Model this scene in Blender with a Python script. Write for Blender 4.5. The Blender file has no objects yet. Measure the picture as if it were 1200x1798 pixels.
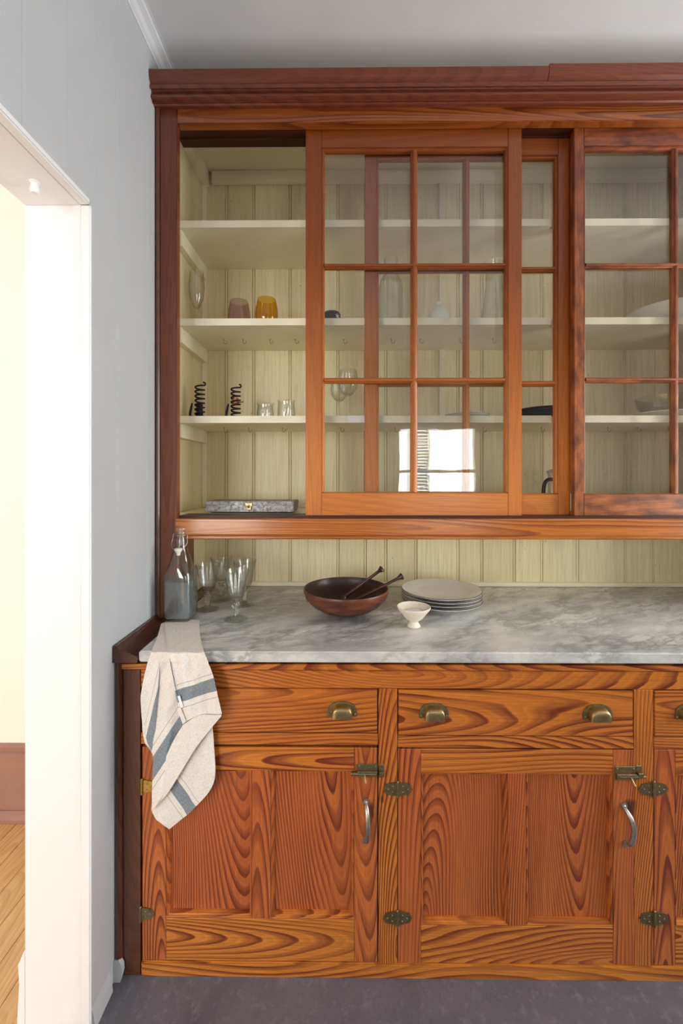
import bpy, bmesh, math, random
from mathutils import Vector, Matrix, noise as mnoise
random.seed(7)
D = bpy.data
scene = bpy.context.scene
COL = scene.collection
PI = math.pi

# ------------------------------------------------------------------ camera
H = 1.39            # eye height above the kitchen floor
F = 720.0           # focal length in pixels of the 1200 x 1798 frame
YAW = 0.008
HOR = 835.0         # horizon row
cam = D.cameras.new('camera'); camo = D.objects.new('camera', cam); COL.objects.link(camo)
camo.location = (0, 0, H); camo.rotation_euler = (PI/2, 0, YAW)
cam.sensor_fit = 'VERTICAL'; cam.sensor_height = 36.0; cam.lens = F/1798*36.0
cam.shift_y = -(899-HOR)/1798; cam.clip_start = 0.02
scene.camera = camo

# ------------------------------------------------------------------ world and lights
w = D.worlds.new('world'); scene.world = w; w.use_nodes = True
w.node_tree.nodes['Background'].inputs[0].default_value = (0.90, 0.95, 1.0, 1)
w.node_tree.nodes['Background'].inputs[1].default_value = 3.5
def area(name, loc, rot, sx, sy, power, col):
    l = D.lights.new(name, 'AREA'); l.shape = 'RECTANGLE'; l.size = sx; l.size_y = sy
    l.energy = power; l.color = col
    o = D.objects.new(name, l); COL.objects.link(o); o.location = loc; o.rotation_euler = rot
    return o
# daylight outside the kitchen window behind the camera, outside the dining room window, and an added fill from the right that brightens the left wall
area('daylight_kitchen', (1.17, -2.42, 1.45), (PI/2, 0, 0), 1.0, 1.25, 22, (1.0, 0.98, 0.96))
area('daylight_dining', (-1.75, -3.20, 1.55), (PI/2, 0, 0), 1.9, 1.7, 118, (0.97, 0.985, 1.0))
area('side_fill', (2.68, 0.62, 1.55), (PI/2, 0, PI/2), 1.35, 1.7, 76, (1.0, 0.99, 0.98))
scene.cycles.max_bounces = 14; scene.cycles.diffuse_bounces = 6; scene.cycles.transmission_bounces = 12; scene.cycles.transparent_max_bounces = 24; scene.cycles.caustics_reflective = False
scene.view_settings.view_transform = 'Standard'
scene.view_settings.look = 'None'
scene.view_settings.gamma = 1.0
scene.view_settings.use_curve_mapping = False
scene.view_settings.exposure = 0.0

# ------------------------------------------------------------------ measuring helper: pixel -> point on the plane Y = const
cs, sn = math.cos(YAW), math.sin(YAW)
def P(px, py, Y):
    u = (px-600)/F; v = (py-HOR)/F
    t = Y/(cs+u*sn)
    return Vector((t*(-sn+u*cs), Y, H - t*v))
def PX(px, Y): return P(px, HOR, Y).x
def PZ(py, Y, px=600): return P(px, py, Y).z

# ------------------------------------------------------------------ materials
def srgb(r, g, b):
    f = lambda c: (c/255/12.92) if c/255 <= 0.04045 else ((c/255+0.055)/1.055)**2.4
    return (f(r), f(g), f(b), 1)
class NT:
    def __init__(s, name):
        s.m = D.materials.new(name); s.m.use_nodes = True
        s.t = s.m.node_tree; s.t.nodes.clear()
        s.out = s.n('ShaderNodeOutputMaterial')
    def n(s, typ, **kw):
        nd = s.t.nodes.new(typ)
        for k, v in kw.items(): setattr(nd, k, v)
        return nd
    def l(s, a, b): s.t.links.new(a, b)
    def math(s, op, a, b=None, c=None, clamp=False):
        nd = s.n('ShaderNodeMath', operation=op); nd.use_clamp = clamp
        for i, x in enumerate((a, b, c)):
            if x is None: continue
            if isinstance(x, (int, float)): nd.inputs[i].default_value = x
            else: s.l(x, nd.inputs[i])
        return nd.outputs[0]
    def ramp(s, fac, stops, interp='LINEAR'):
        nd = s.n('ShaderNodeValToRGB'); cr = nd.color_ramp; cr.interpolation = interp
        while len(cr.elements) < len(stops): cr.elements.new(0.5)
        for e, (p, c) in zip(cr.elements, stops):
            e.position = p; e.color = c if len(c) == 4 else (*c, 1)
        s.l(fac, nd.inputs[0]); return nd.outputs[0]
    def mix(s, fac, a, b, blend='MIX'):
        nd = s.n('ShaderNodeMix', data_type='RGBA', blend_type=blend)
        for sock, x in ((nd.inputs[0], fac), (nd.inputs[6], a), (nd.inputs[7], b)):
            if isinstance(x, (int, float)): sock.default_value = x
            elif isinstance(x, tuple): sock.default_value = x
            else: s.l(x, sock)
        return nd.outputs[2]
    def noise(s, vec, scale, detail=2, rough=0.5, dist=0.0):
        nd = s.n('ShaderNodeTexNoise'); nd.inputs['Scale'].default_value = scale
        nd.inputs['Detail'].default_value = detail; nd.inputs['Roughness'].default_value = rough
        nd.inputs['Distortion'].default_value = dist
        s.l(vec, nd.inputs['Vector']); return nd.outputs['Fac']
    def coords(s, rnd=True):
        tc = s.n('ShaderNodeTexCoord').outputs['Object']
        if not rnd: return tc
        oi = s.n('ShaderNodeObjectInfo').outputs['Random']
        k = s.n('ShaderNodeCombineXYZ')
        for i, q in enumerate((37.0, 53.0, 71.0)): s.l(s.math('MULTIPLY', oi, q), k.inputs[i])
        a = s.n('ShaderNodeVectorMath', operation='ADD'); s.l(tc, a.inputs[0]); s.l(k.outputs[0], a.inputs[1])
        return a.outputs[0]
    def scale(s, vec, v3):
        nd = s.n('ShaderNodeVectorMath', operation='MULTIPLY'); s.l(vec, nd.inputs[0]); nd.inputs[1].default_value = v3
        return nd.outputs[0]
    def bump(s, h, strength=0.3, dist=0.001):
        nd = s.n('ShaderNodeBump'); nd.inputs['Strength'].default_value = strength; nd.inputs['Distance'].default_value = dist
        s.l(h, nd.inputs['Height']); return nd.outputs[0]
    def bsdf(s, col, rough=0.5, metal=0.0, normal=None, spec=0.5, coat=0.0):
        b = s.n('ShaderNodeBsdfPrincipled')
        for key, x in (('Base Color', col), ('Roughness', rough), ('Metallic', metal)):
            if isinstance(x, (int, float, tuple)): b.inputs[key].default_value = x
            else: s.l(x, b.inputs[key])
        b.inputs['Specular IOR Level'].default_value = spec
        b.inputs['Coat Weight'].default_value = coat; b.inputs['Coat Roughness'].default_value = 0.18
        if normal is not None: s.l(normal, b.inputs['Normal'])
        s.l(b.outputs[0], s.out.inputs[0]); return b

def wood(name, axis, light, mid, dark, R=15.0, K=40.0, contrast=1.0, rough=0.34, fade=None, blotch=0.35, stains=(), coat=0.15, along=1.1, across=7.0, cone=110.0, slope=0.16, wob=0.16, bsc=None):
    n = NT(name)
    v = n.coords()
    sp = n.n('ShaderNodeSeparateXYZ'); n.l(v, sp.inputs[0])
    ax = {'x': (0, 2, 1), 'z': (2, 0, 1), 'y': (1, 0, 2)}[axis]
    L, A, B = (sp.outputs[i] for i in ax)
    c = n.n('ShaderNodeCombineXYZ'); n.l(L, c.inputs[0]); n.l(A, c.inputs[1]); n.l(B, c.inputs[2])
    g = c.outputs[0]
    n1 = n.noise(n.scale(g, (along, across, across*0.5)), 1.0, 1.2, 0.35, 0.25)
    n2 = n.noise(n.scale(g, (14, 60, 60)), 1.0, 2.0, 0.5)
    raw = n.n('ShaderNodeSeparateXYZ'); n.l(n.coords(False), raw.inputs[0])
    rnd_ = n.n('ShaderNodeObjectInfo').outputs['Random']
    r2 = n.math('FRACT', n.math('MULTIPLY', rnd_, 17.31)); r3 = n.math('FRACT', n.math('MULTIPLY', rnd_, 91.7))
    n0 = n.noise(n.scale(g, (0.9, 3.5, 3.5)), 1.0, 1.0, 0.4)
    dA = n.math('ADD', raw.outputs[ax[1]], n.math('MULTIPLY', n.math('SUBTRACT', r2, 0.5), 0.16))
    dA = n.math('ADD', dA, n.math('MULTIPLY', n.math('SUBTRACT', n0, 0.5), 0.16))
    sgn = n.math('MULTIPLY', n.math('SUBTRACT', r3, 0.5), 2.0*slope)
    dd = n.math('ADD', n.math('MULTIPLY', raw.outputs[ax[0]], sgn), 0.05)
    dist = n.math('SQRT', n.math('ADD', n.math('MULTIPLY', dA, dA), n.math('MULTIPLY', dd, dd)))
    val = n.math('ADD', n.math('MULTIPLY', n1, R*0.42), n.math('MULTIPLY', dist, cone))
    val = n.math('ADD', val, n.math('MULTIPLY', n2, wob))
    fr = n.math('FRACT', val)
    band = n.ramp(fr, [(0.0, (0.05,)*3), (0.35, (0.0,)*3), (0.62, (0.55,)*3), (0.86, (1,)*3), (0.95, (0.75,)*3), (1.0, (0.05,)*3)])
    wide = n.noise(n.scale(g, (1.2, 14, 14)), 1.0, 1.0, 0.5)
    wmask = n.ramp(wide, [(0.32, (0.35,)*3), (0.62, (1,)*3)])
    fine = n.ramp(n.math('FRACT', n.math('MULTIPLY', val, 3.0)), [(0.0, (0.0,)*3), (0.8, (0.30,)*3), (1.0, (0.0,)*3)])
    f = n.math('ADD', n.math('MULTIPLY', n.math('MULTIPLY', band, wmask), contrast), n.math('MULTIPLY', fine, 0.55*contrast), clamp=True)
    fib = n.noise(n.scale(g, (9, 420, 420)), 1.0, 3.0, 0.6)
    col = n.mix(f, light, dark)
    bl = n.noise(n.scale(g, bsc or ((1.5, 5, 5) if along < 3 else (12, 16, 16))), 1.0, 3.0, 0.55)
    col = n.mix(n.math('MULTIPLY', n.ramp(bl, [(0.38, (0,)*3), (0.7, (1,)*3)]), blotch), col, mid)
    col = n.mix(n.math('MULTIPLY', n.ramp(fib, [(0.35, (1,)*3), (0.62, (0,)*3)]), 0.38), col, (dark[0]*0.8, dark[1]*0.75, dark[2]*0.7, 1))
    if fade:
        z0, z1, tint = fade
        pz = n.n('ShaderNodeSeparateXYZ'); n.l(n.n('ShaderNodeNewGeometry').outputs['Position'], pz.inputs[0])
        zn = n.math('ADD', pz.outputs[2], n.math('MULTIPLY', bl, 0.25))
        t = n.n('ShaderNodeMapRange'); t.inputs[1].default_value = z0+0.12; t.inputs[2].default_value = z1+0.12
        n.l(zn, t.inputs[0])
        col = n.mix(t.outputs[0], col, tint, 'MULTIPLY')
    if stains:      # old dark water / latch marks, in world position
        pos = n.n('ShaderNodeNewGeometry').outputs['Position']
        for (x, z, rx, rz, s) in stains:
            sub = n.n('ShaderNodeVectorMath', operation='SUBTRACT'); n.l(pos, sub.inputs[0]); sub.inputs[1].default_value = (x, 0, z)
            q = n.n('ShaderNodeSeparateXYZ'); n.l(sub.outputs[0], q.inputs[0])
            dx = n.math('POWER', n.math('ABSOLUTE', n.math('DIVIDE', q.outputs[0], rx)), 4)
            dz = n.math('POWER', n.math('ABSOLUTE', n.math('DIVIDE', q.outputs[2], rz)), 4)
            d = n.math('ADD', n.math('ADD', dx, dz), n.math('MULTIPLY', n2, 1.3))
            mk = n.ramp(d, [(0.55, (1,)*3), (1.0, (0,)*3)])
            col = n.mix(n.math('MULTIPLY', mk, s), col, (0.02, 0.008, 0.008, 1))
    h = n.math('ADD', n.math('MULTIPLY', fib, 0.6), n.math('MULTIPLY', f, 0.4))
    n.bsdf(col, rough, 0, n.bump(h, 0.25, 0.0006), 0.45, coat)
    return n.m

def paint(name, col, rough=0.55, mott=0.05, bump=0.2, bscale=60, spec=0.35):
    n = NT(name); v = n.coords()
    a = n.noise(v, 6, 4, 0.6); b = n.noise(v, bscale, 3, 0.6)
    c2 = (col[0]*(1-mott*2.2), col[1]*(1-mott*2.2), col[2]*(1-mott*2.0), 1)
    n.bsdf(n.mix(n.ramp(a, [(0.35, (0,)*3), (0.68, (1,)*3)]), col, c2), rough, 0, n.bump(b, bump, 0.0015), spec)
    return n.m

M = {}
OR_L, OR_M, OR_D = srgb(222, 140, 54), srgb(180, 94, 44), srgb(112, 46, 26)
def stain(px, py, rx, rz, s_):
    q = P(px, py, 1.135); return (q.x, q.z, rx, rz, s_)
STAINS = [stain(654, 1422, 0.014, 0.030, 0.85), stain(671, 1404, 0.008, 0.014, 0.6), stain(1109, 1418, 0.026, 0.030, 0.85), stain(698, 1385, 0.046, 0.024, 0.7), stain(1147, 1386, 0.046, 0.024, 0.6), stain(712, 1612, 0.030, 0.018, 0.6), stain(1160, 1612, 0.030, 0.018, 0.5)]
kw = dict(R=17, K=26)
st = []
for ax in 'xz':
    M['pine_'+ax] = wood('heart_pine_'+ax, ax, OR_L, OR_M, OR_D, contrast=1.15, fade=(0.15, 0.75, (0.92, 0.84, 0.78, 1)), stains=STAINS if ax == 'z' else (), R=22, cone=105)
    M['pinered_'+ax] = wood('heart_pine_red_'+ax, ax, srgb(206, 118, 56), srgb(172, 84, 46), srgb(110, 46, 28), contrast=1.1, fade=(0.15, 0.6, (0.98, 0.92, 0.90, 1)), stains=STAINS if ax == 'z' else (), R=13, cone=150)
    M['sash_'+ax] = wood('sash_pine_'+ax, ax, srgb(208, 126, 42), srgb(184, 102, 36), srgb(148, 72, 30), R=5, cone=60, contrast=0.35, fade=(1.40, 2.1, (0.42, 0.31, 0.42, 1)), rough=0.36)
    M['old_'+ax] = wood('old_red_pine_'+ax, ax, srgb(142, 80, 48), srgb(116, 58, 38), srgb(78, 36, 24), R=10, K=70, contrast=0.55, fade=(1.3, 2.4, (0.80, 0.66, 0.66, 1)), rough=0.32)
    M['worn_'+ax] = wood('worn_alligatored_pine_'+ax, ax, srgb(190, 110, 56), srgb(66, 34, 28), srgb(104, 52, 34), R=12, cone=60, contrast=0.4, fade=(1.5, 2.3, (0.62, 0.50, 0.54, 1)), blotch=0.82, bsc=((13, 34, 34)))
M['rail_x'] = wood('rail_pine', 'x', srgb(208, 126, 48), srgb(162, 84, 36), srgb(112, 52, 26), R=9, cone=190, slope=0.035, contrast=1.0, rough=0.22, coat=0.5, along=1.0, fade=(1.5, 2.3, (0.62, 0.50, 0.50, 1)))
M['dark_z'] = wood('dark_stile_wood', 'z', srgb(104, 60, 36), srgb(84, 46, 30), srgb(56, 28, 18), R=6, K=80, contrast=0.5)
M['dark_y'] = wood('dark_ledge_wood', 'y', srgb(84, 44, 36), srgb(64, 32, 28), srgb(44, 20, 18), R=6, K=60, contrast=0.5, rough=0.25)
M['walnut'] = wood('bowl_wood', 'x', srgb(150, 88, 52), srgb(70, 34, 26), srgb(76, 38, 26), R=9, cone=70, contrast=0.6, blotch=1.0, rough=0.4, along=4, fade=(0.9, 0.905, (0.8, 0.72, 0.7, 1)))
M['walnut_in'] = wood('bowl_wood_inside', 'x', srgb(66, 40, 36), srgb(48, 28, 28), srgb(40, 22, 22), R=6, K=20, contrast=0.5, rough=0.4)
M['server'] = wood('server_wood', 'y', srgb(84, 44, 34), srgb(62, 32, 28), srgb(44, 22, 20), R=6, K=40, contrast=0.6)
M['brownpaint'] = paint('brown_paint', srgb(168, 126, 112), 0.35, 0.06)
M['wall'] = paint('grey_wall_paint', srgb(192, 194, 197), 0.6, 0.02, 0.25, 120)
M['ceil'] = paint('ceiling_paint', srgb(224, 224, 226), 0.7, 0.02, 0.25, 90)
M['white'] = paint('white_gloss_paint', srgb(238, 238, 240), 0.35, 0.01, 0.8, 14)
M['hallwall'] = paint('cream_wall_paint', srgb(250, 245, 234), 0.7, 0.01)
M['creamshelf'] = paint('cream_shelf_paint', srgb(240, 232, 204), 0.42, 0.03, 0.15, 60)
M['darkvoid'] = paint('carcass_dark', srgb(60, 34, 22), 0.8)
M['oldtrack'] = paint('dark_track_wood', srgb(70, 30, 18), 0.45, 0.2)

def mat_bead():     # cream graining over old tongue and groove boards, with nail dents
    n = NT('cream_grained_boards'); v = n.coords()
    s1 = n.noise(n.scale(v, (60, 60, 1.6)), 1.0, 4, 0.6); s2 = n.noise(n.scale(v, (320, 320, 7)), 1.0, 3, 0.6)
    oi = n.n('ShaderNodeObjectInfo').outputs['Random']
    base = n.mix(oi, srgb(242, 228, 190), srgb(228, 212, 172))
    col = n.mix(n.math('MULTIPLY', n.ramp(s1, [(0.38, (0,)*3), (0.64, (1,)*3)]), 0.5), base, srgb(218, 202, 158))
    col = n.mix(n.math('MULTIPLY', n.ramp(s2, [(0.45, (0,)*3), (0.68, (1,)*3)]), 0.42), col, srgb(190, 170, 124))
    vo = n.n('ShaderNodeTexVoronoi'); vo.inputs['Scale'].default_value = 1.0
    n.l(n.scale(v, (42, 42, 27)), vo.inputs['Vector'])
    big = n.noise(v, 9, 2)
    dent = n.math('MULTIPLY', n.ramp(vo.outputs['Distance'], [(0.05, (1,)*3), (0.11, (0,)*3)]), n.ramp(big, [(0.5, (0,)*3), (0.6, (1,)*3)]))
    col = n.mix(n.math('MULTIPLY', dent, 0.75), col, srgb(96, 76, 48))
    n.bsdf(col, 0.42, 0, n.bump(n.math('SUBTRACT', s2, dent), 0.25, 0.001), 0.4)
    return n.m
M['bead'] = mat_bead()
def mat_marble():
    n = NT('grey_veined_marble'); v = n.coords(False)
    mp_ = n.n('ShaderNodeMapping'); mp_.inputs['Rotation'].default_value = (0, 0, -0.45); n.l(v, mp_.inputs[0]); sv = n.scale(mp_.outputs[0], (1.0, 2.6, 2.6))
    a = n.noise(sv, 4.0, 6, 0.62, 0.3)
    b = n.noise(sv, 6.5, 7, 0.66, 0.35)
    big = n.noise(sv, 2.2, 3, 0.5)
    vein = n.math('ABSOLUTE', n.math('SUBTRACT', b, 0.5))
    vm = n.ramp(vein, [(0.0, (1,)*3), (0.025, (0.6,)*3), (0.085, (0,)*3)])
    vm = n.math('MULTIPLY', vm, n.ramp(big, [(0.36, (0.08,)*3), (0.58, (1,)*3)]))
    col = n.mix(n.ramp(a, [(0.34, (0,)*3), (0.66, (1,)*3)]), srgb(230, 229, 225), srgb(182, 183, 183))
    col = n.mix(n.math('MULTIPLY', vm, 0.68), col, srgb(96, 98, 104))
    fine = n.noise(v, 160, 2)
    col = n.mix(n.math('MULTIPLY', fine, 0.12), col, srgb(120, 118, 112))
    n.bsdf(col, n.ramp(a, [(0.3, (0.22,)*3), (0.7, (0.34,)*3)]), 0, n.bump(fine, 0.05, 0.0005), 0.45)
    return n.m
M['marble'] = mat_marble()
def mat_slate():
    n = NT('dark_slate_linoleum'); v = n.coords(False)
    a = n.noise(v, 5, 6, 0.65, 0.4); b = n.noise(v, 34, 6, 0.7); c = n.noise(n.scale(v, (200, 30, 30)), 1, 2, 0.6)
    col = n.mix(n.ramp(a, [(0.3, (0,)*3), (0.7, (1,)*3)]), srgb(84, 83, 92), srgb(106, 104, 112))
    col = n.mix(n.math('MULTIPLY', n.ramp(b, [(0.52, (0,)*3), (0.75, (1,)*3)]), 0.55), col, srgb(142, 142, 152))
    col = n.mix(n.math('MULTIPLY', n.ramp(c, [(0.66, (0,)*3), (0.78, (1,)*3)]), 0.25), col, srgb(160, 160, 168))
    n.bsdf(col, 0.36, 0, n.bump(b, 0.3, 0.001), 0.4); return n.m
M['slate'] = mat_slate()
M['oak'] = wood('oak_floor', 'y', srgb(232, 190, 134), srgb(216, 166, 108), srgb(190, 136, 84), R=10, K=60, contrast=0.5, rough=0.3)
def mat_glass(name, col=(1, 1, 1, 1), spec=1.0, rough=0.0):      # thin flat panes: clear with a Fresnel reflection
    n = NT(name)
    fac = n.n('ShaderNodeLayerWeight'); fac.inputs[0].default_value = 0.5
    f5 = n.math('POWER', fac.outputs['Facing'], 5.0)
    f = n.math('ADD', n.math('MULTIPLY', f5, 0.9), 0.05*spec)
    t = n.n('ShaderNodeBsdfTransparent'); t.inputs[0].default_value = col
    g = n.n('ShaderNodeBsdfGlossy'); g.inputs['Roughness'].default_value = rough
    wv = n.noise(n.n('ShaderNodeTexCoord').outputs['Object'], 7.0, 1)
    n.l(n.bump(wv, 0.12, 0.004), g.inputs['Normal'])
    m = n.n('ShaderNodeMixShader'); n.l(f, m.inputs[0]); n.l(t.outputs[0], m.inputs[1]); n.l(g.outputs[0], m.inputs[2])
    n.l(m.outputs[0], n.out.inputs[0]); return n.m
M['pane'] = mat_glass('old_window_glass', (0.978, 0.982, 0.970, 1), 1.15)
def mat_tw(name, col, edge, refr=0.3, ior=1.45, gl=0.05):     # thin walled vessel glass: clear face on, tinted and shiny towards the edge
    n = NT(name)
    lw = n.n('ShaderNodeLayerWeight'); lw.inputs[0].default_value = 0.5
    f = lw.outputs['Facing']
    tint = n.mix(n.math('POWER', f, 3.5), col, edge)
    t = n.n('ShaderNodeBsdfTransparent'); n.l(tint, t.inputs[0])
    g0 = n.n('ShaderNodeBsdfGlass'); g0.inputs['IOR'].default_value = ior; g0.inputs['Color'].default_value = col
    m0 = n.n('ShaderNodeMixShader'); m0.inputs[0].default_value = refr; n.l(t.outputs[0], m0.inputs[1]); n.l(g0.outputs[0], m0.inputs[2])
    g = n.n('ShaderNodeBsdfGlossy'); g.inputs['Roughness'].default_value = 0.02
    m = n.n('ShaderNodeMixShader'); n.l(n.math('ADD', n.math('MULTIPLY', n.math('POWER', f, 4.0), 0.8), gl), m.inputs[0])
    n.l(m0.outputs[0], m.inputs[1]); n.l(g.outputs[0], m.inputs[2]); n.l(m.outputs[0], n.out.inputs[0]); return n.m
def mat_gw(name, col, ior=1.45, clear=0.45, rough=0.0):
    n = NT(name)
    g = n.n('ShaderNodeBsdfGlass'); g.inputs['Color'].default_value = col; g.inputs['IOR'].default_value = ior; g.inputs['Roughness'].default_value = rough
    t = n.n('ShaderNodeBsdfTransparent'); t.inputs[0].default_value = col
    m = n.n('ShaderNodeMixShader'); m.inputs[0].default_value = clear
    n.l(g.outputs[0], m.inputs[1]); n.l(t.outputs[0], m.inputs[2]); n.l(m.outputs[0], n.out.inputs[0]); return n.m
M['glass'] = mat_tw('clear_glassware', (0.975, 0.985, 0.98, 1), (0.62, 0.67, 0.65, 1), 0.08, gl=0.075)
M['stemglass'] = mat_tw('solid_stem_glass', (0.98, 0.99, 0.985, 1), (0.85, 0.9, 0.88, 1), 0.5, gl=0.09)
M['bottleglass'] = mat_tw('bottle_glass', (0.955, 0.98, 0.975, 1), (0.60, 0.70, 0.68, 1), 0.12, gl=0.07)
M['water'] = mat_gw('water', (0.94, 0.97, 0.99, 1), 1.33, 0.25)
def cloud(m):       # fine bubbles clinging in the water: a little diffuse scatter
    t = m.node_tree; o = [q for q in t.nodes if q.type == 'OUTPUT_MATERIAL'][0]; src = o.inputs[0].links[0].from_socket
    d = t.nodes.new('ShaderNodeBsdfDiffuse'); d.inputs[0].default_value = (0.60, 0.67, 0.72, 1)
    nz = t.nodes.new('ShaderNodeTexNoise'); nz.inputs['Scale'].default_value = 420
    mr = t.nodes.new('ShaderNodeMapRange'); mr.inputs[1].default_value = 0.35; mr.inputs[2].default_value = 0.7; mr.inputs[3].default_value = 0.12; mr.inputs[4].default_value = 0.42
    t.links.new(nz.outputs['Fac'], mr.inputs[0])
    x = t.nodes.new('ShaderNodeMixShader'); t.links.new(mr.outputs[0], x.inputs[0]); t.links.new(src, x.inputs[1]); t.links.new(d.outputs[0], x.inputs[2]); t.links.new(x.outputs[0], o.inputs[0])
cloud(M['water'])
M['pinkglass'] = mat_tw('mauve_glass', (0.86, 0.77, 0.78, 1), (0.62, 0.48, 0.52, 1), 0.0)
M['amberglass'] = mat_tw('amber_glass', (0.93, 0.77, 0.26, 1), (0.80, 0.55, 0.10, 1), 0.0)
M['thinglass'] = mat_glass('thin_blown_glass', (0.93, 0.95, 0.945, 1), 1.3)
def metal(name, col, rough, dirt=0.4, metallic=1.0):
    n = NT(name); v = n.coords()
    a = n.noise(v, 90, 4, 0.65)
    c = n.mix(n.math('MULTIPLY', n.ramp(a, [(0.4, (0,)*3), (0.7, (1,)*3)]), dirt), col, (col[0]*0.35, col[1]*0.32, col[2]*0.28, 1))
    n.bsdf(c, n.ramp(a, [(0.3, (rough,)*3), (0.7, (min(1, rough+0.25),)*3)]), metallic, n.bump(a, 0.2, 0.0006)); return n.m
M['brass'] = metal('tarnished_brass', srgb(168, 148, 104), 0.28)
M['bronze'] = metal('dull_bronze', srgb(150, 134, 100), 0.38, 0.55)
M['hingebrass'] = metal('bright_brass_hinge', srgb(196, 164, 88), 0.35, 0.5)
M['nickel'] = metal('worn_nickel', srgb(196, 190, 182), 0.25, 0.35)
M['steel'] = metal('steel_wire', srgb(190, 190, 192), 0.22, 0.2)
M['iron'] = metal('black_iron', srgb(34, 32, 36), 0.5, 0.3, 0.4)
M['tin'] = metal('old_tin', srgb(158, 154, 152), 0.40, 0.85, 0.6)
M['copper'] = metal('copper', srgb(190, 126, 96), 0.4, 0.5)
def plain(name, col, rough=0.4, spec=0.5, bscale=None):
    n = NT(name); v = n.coords(); a = n.noise(v, bscale or 40, 3)
    n.bsdf(n.mix(n.math('MULTIPLY', a, 0.12), col, (col[0]*0.7, col[1]*0.7, col[2]*0.68, 1)), rough, 0, n.bump(a, 0.08, 0.0005), spec); return n.m
M['china'] = plain('white_china', srgb(226, 222, 216), 0.2)
M['navy'] = plain('navy_rim', srgb(40, 44, 66), 0.3)
M['stone'] = plain('cream_stoneware', srgb(232, 224, 204), 0.5, bscale=120)
M['ceramic'] = plain('white_ceramic', srgb(236, 236, 234), 0.3)
M['stopper'] = plain('ceramic_stopper', srgb(240, 236, 214), 0.3)
M['salt'] = plain('salt', srgb(244, 244, 244), 0.8, bscale=400)
M['black'] = plain('black_plastic', srgb(26, 27, 30), 0.35)
M['blackfelt'] = plain('black_cloth', srgb(44, 46, 54), 0.75)
M['darkplate'] = plain('dark_stoneware', srgb(42, 46, 56), 0.4)
M['shade'] = plain('blind_slats', srgb(232, 232, 228), 0.5)
def mat_towel():
    n = NT('linen_towel')
    at = n.n('ShaderNodeAttribute'); at.attribute_name = 'stripe'
    tc = n.n('ShaderNodeTexCoord').outputs['Object']
    w1 = n.noise(n.scale(tc, (900, 900, 160)), 1, 2, 0.6); w2 = n.noise(n.scale(tc, (160, 160, 900)), 1, 2, 0.6)
    wv = n.math('ADD', w1, w2)
    s = at.outputs['Fac']
    st = [(0, (0, 0, 0))]
    for a, b, k in ((0.27, 0.285, 0.75), (0.36, 0.60, 1.0), (0.70, 0.715, 0.75)):
        st += [(a, (0, 0, 0)), (a+0.004, (k,)*3), (b-0.004, (k,)*3), (b, (0, 0, 0))]
    mask = n.ramp(s, st)
    nz = n.math('MULTIPLY', n.ramp(wv, [(0.7, (0.55,)*3), (1.2, (1,)*3)]), mask)
    lin = n.mix(n.ramp(wv, [(0.75, (0,)*3), (1.25, (1,)*3)]), srgb(206, 198, 188), srgb(232, 226, 218))
    col = n.mix(nz, lin, srgb(122, 132, 142))
    n.bsdf(col, 0.9, 0, n.bump(wv, 0.35, 0.0008), 0.15); return n.m
M['towel'] = mat_towel()

# ------------------------------------------------------------------ object helpers
WPOS = {}
def tag(o, label=None, cat=None, group=None, kind=None):
    if label: o['label'] = label
    if cat: o['category'] = cat
    if group: o['group'] = group
    if kind: o['kind'] = kind
    return o
def empty(name, loc, label=None, cat=None, group=None, kind=None):
    o = D.objects.new(name, None); COL.objects.link(o); o.location = loc; o.empty_display_size = 0.05
    WPOS[o.name] = Vector(loc); return tag(o, label, cat, group, kind)
def obj(name, bm, mat, parent=None, smooth=False, origin=None, bev=0.0, bseg=2, auto=None):
    """link a bmesh given in world coordinates as ONE mesh object with its origin at its centre"""
    if bev > 0:
        bmesh.ops.bevel(bm, geom=[e for e in bm.edges if e.calc_face_angle(0) > 0.5], offset=bev, segments=bseg, affect='EDGES', clamp_overlap=True)
    vs = [v.co for v in bm.verts]
    if origin is None:
        origin = Vector(((min(v.x for v in vs)+max(v.x for v in vs))/2, (min(v.y for v in vs)+max(v.y for v in vs))/2, (min(v.z for v in vs)+max(v.z for v in vs))/2))
    origin = Vector(origin)
    bmesh.ops.translate(bm, verts=bm.verts[:], vec=-origin)
    bmesh.ops.recalc_face_normals(bm, faces=bm.faces[:])
    me = D.meshes.new(name); bm.to_mesh(me); bm.free()
    for m in (mat if isinstance(mat, (list, tuple)) else [mat]): me.materials.append(m)
    if smooth:
        for p in me.polygons: p.use_smooth = True
        if auto: me.set_sharp_from_angle(angle=math.radians(auto))
    o = D.objects.new(name, me); COL.objects.link(o)
    WPOS[o.name] = origin
    if parent is not None:
        o.parent = parent; o.location = origin - WPOS[parent.name]
    else: o.location = origin
    return o
def BM(): return bmesh.new()
def abox(bm, x0, x1, y0, y1, z0, z1):
    r = bmesh.ops.create_cube(bm, size=1.0)
    for v in r['verts']:
        v.co = Vector(((x0+x1)/2 + v.co.x*(x1-x0), (y0+y1)/2 + v.co.y*(y1-y0), (z0+z1)/2 + v.co.z*(z1-z0)))
    return r['verts']
def box(name, x0, x1, y0, y1, z0, z1, mat, parent=None, bev=0.0015):
    bm = BM(); abox(bm, min(x0, x1), max(x0, x1), y0, y1, min(z0, z1), max(z0, z1))
    return obj(name, bm, mat, parent, bev=bev, bseg=2 if bev > 0.001 else 1)
def fbox(name, px0, py0, px1, py1, Y, th, mat, parent=None, bev=0.0015):
    """board whose front face fills the given pixels at depth Y (kept exactly rectangular in the world)"""
    cx, cy = (px0+px1)/2, (py0+py1)/2
    return box(name, PX(px0, Y), PX(px1, Y), Y, Y+th, PZ(py0, Y, 606), PZ(py1, Y, 606), mat, parent, bev)
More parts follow.
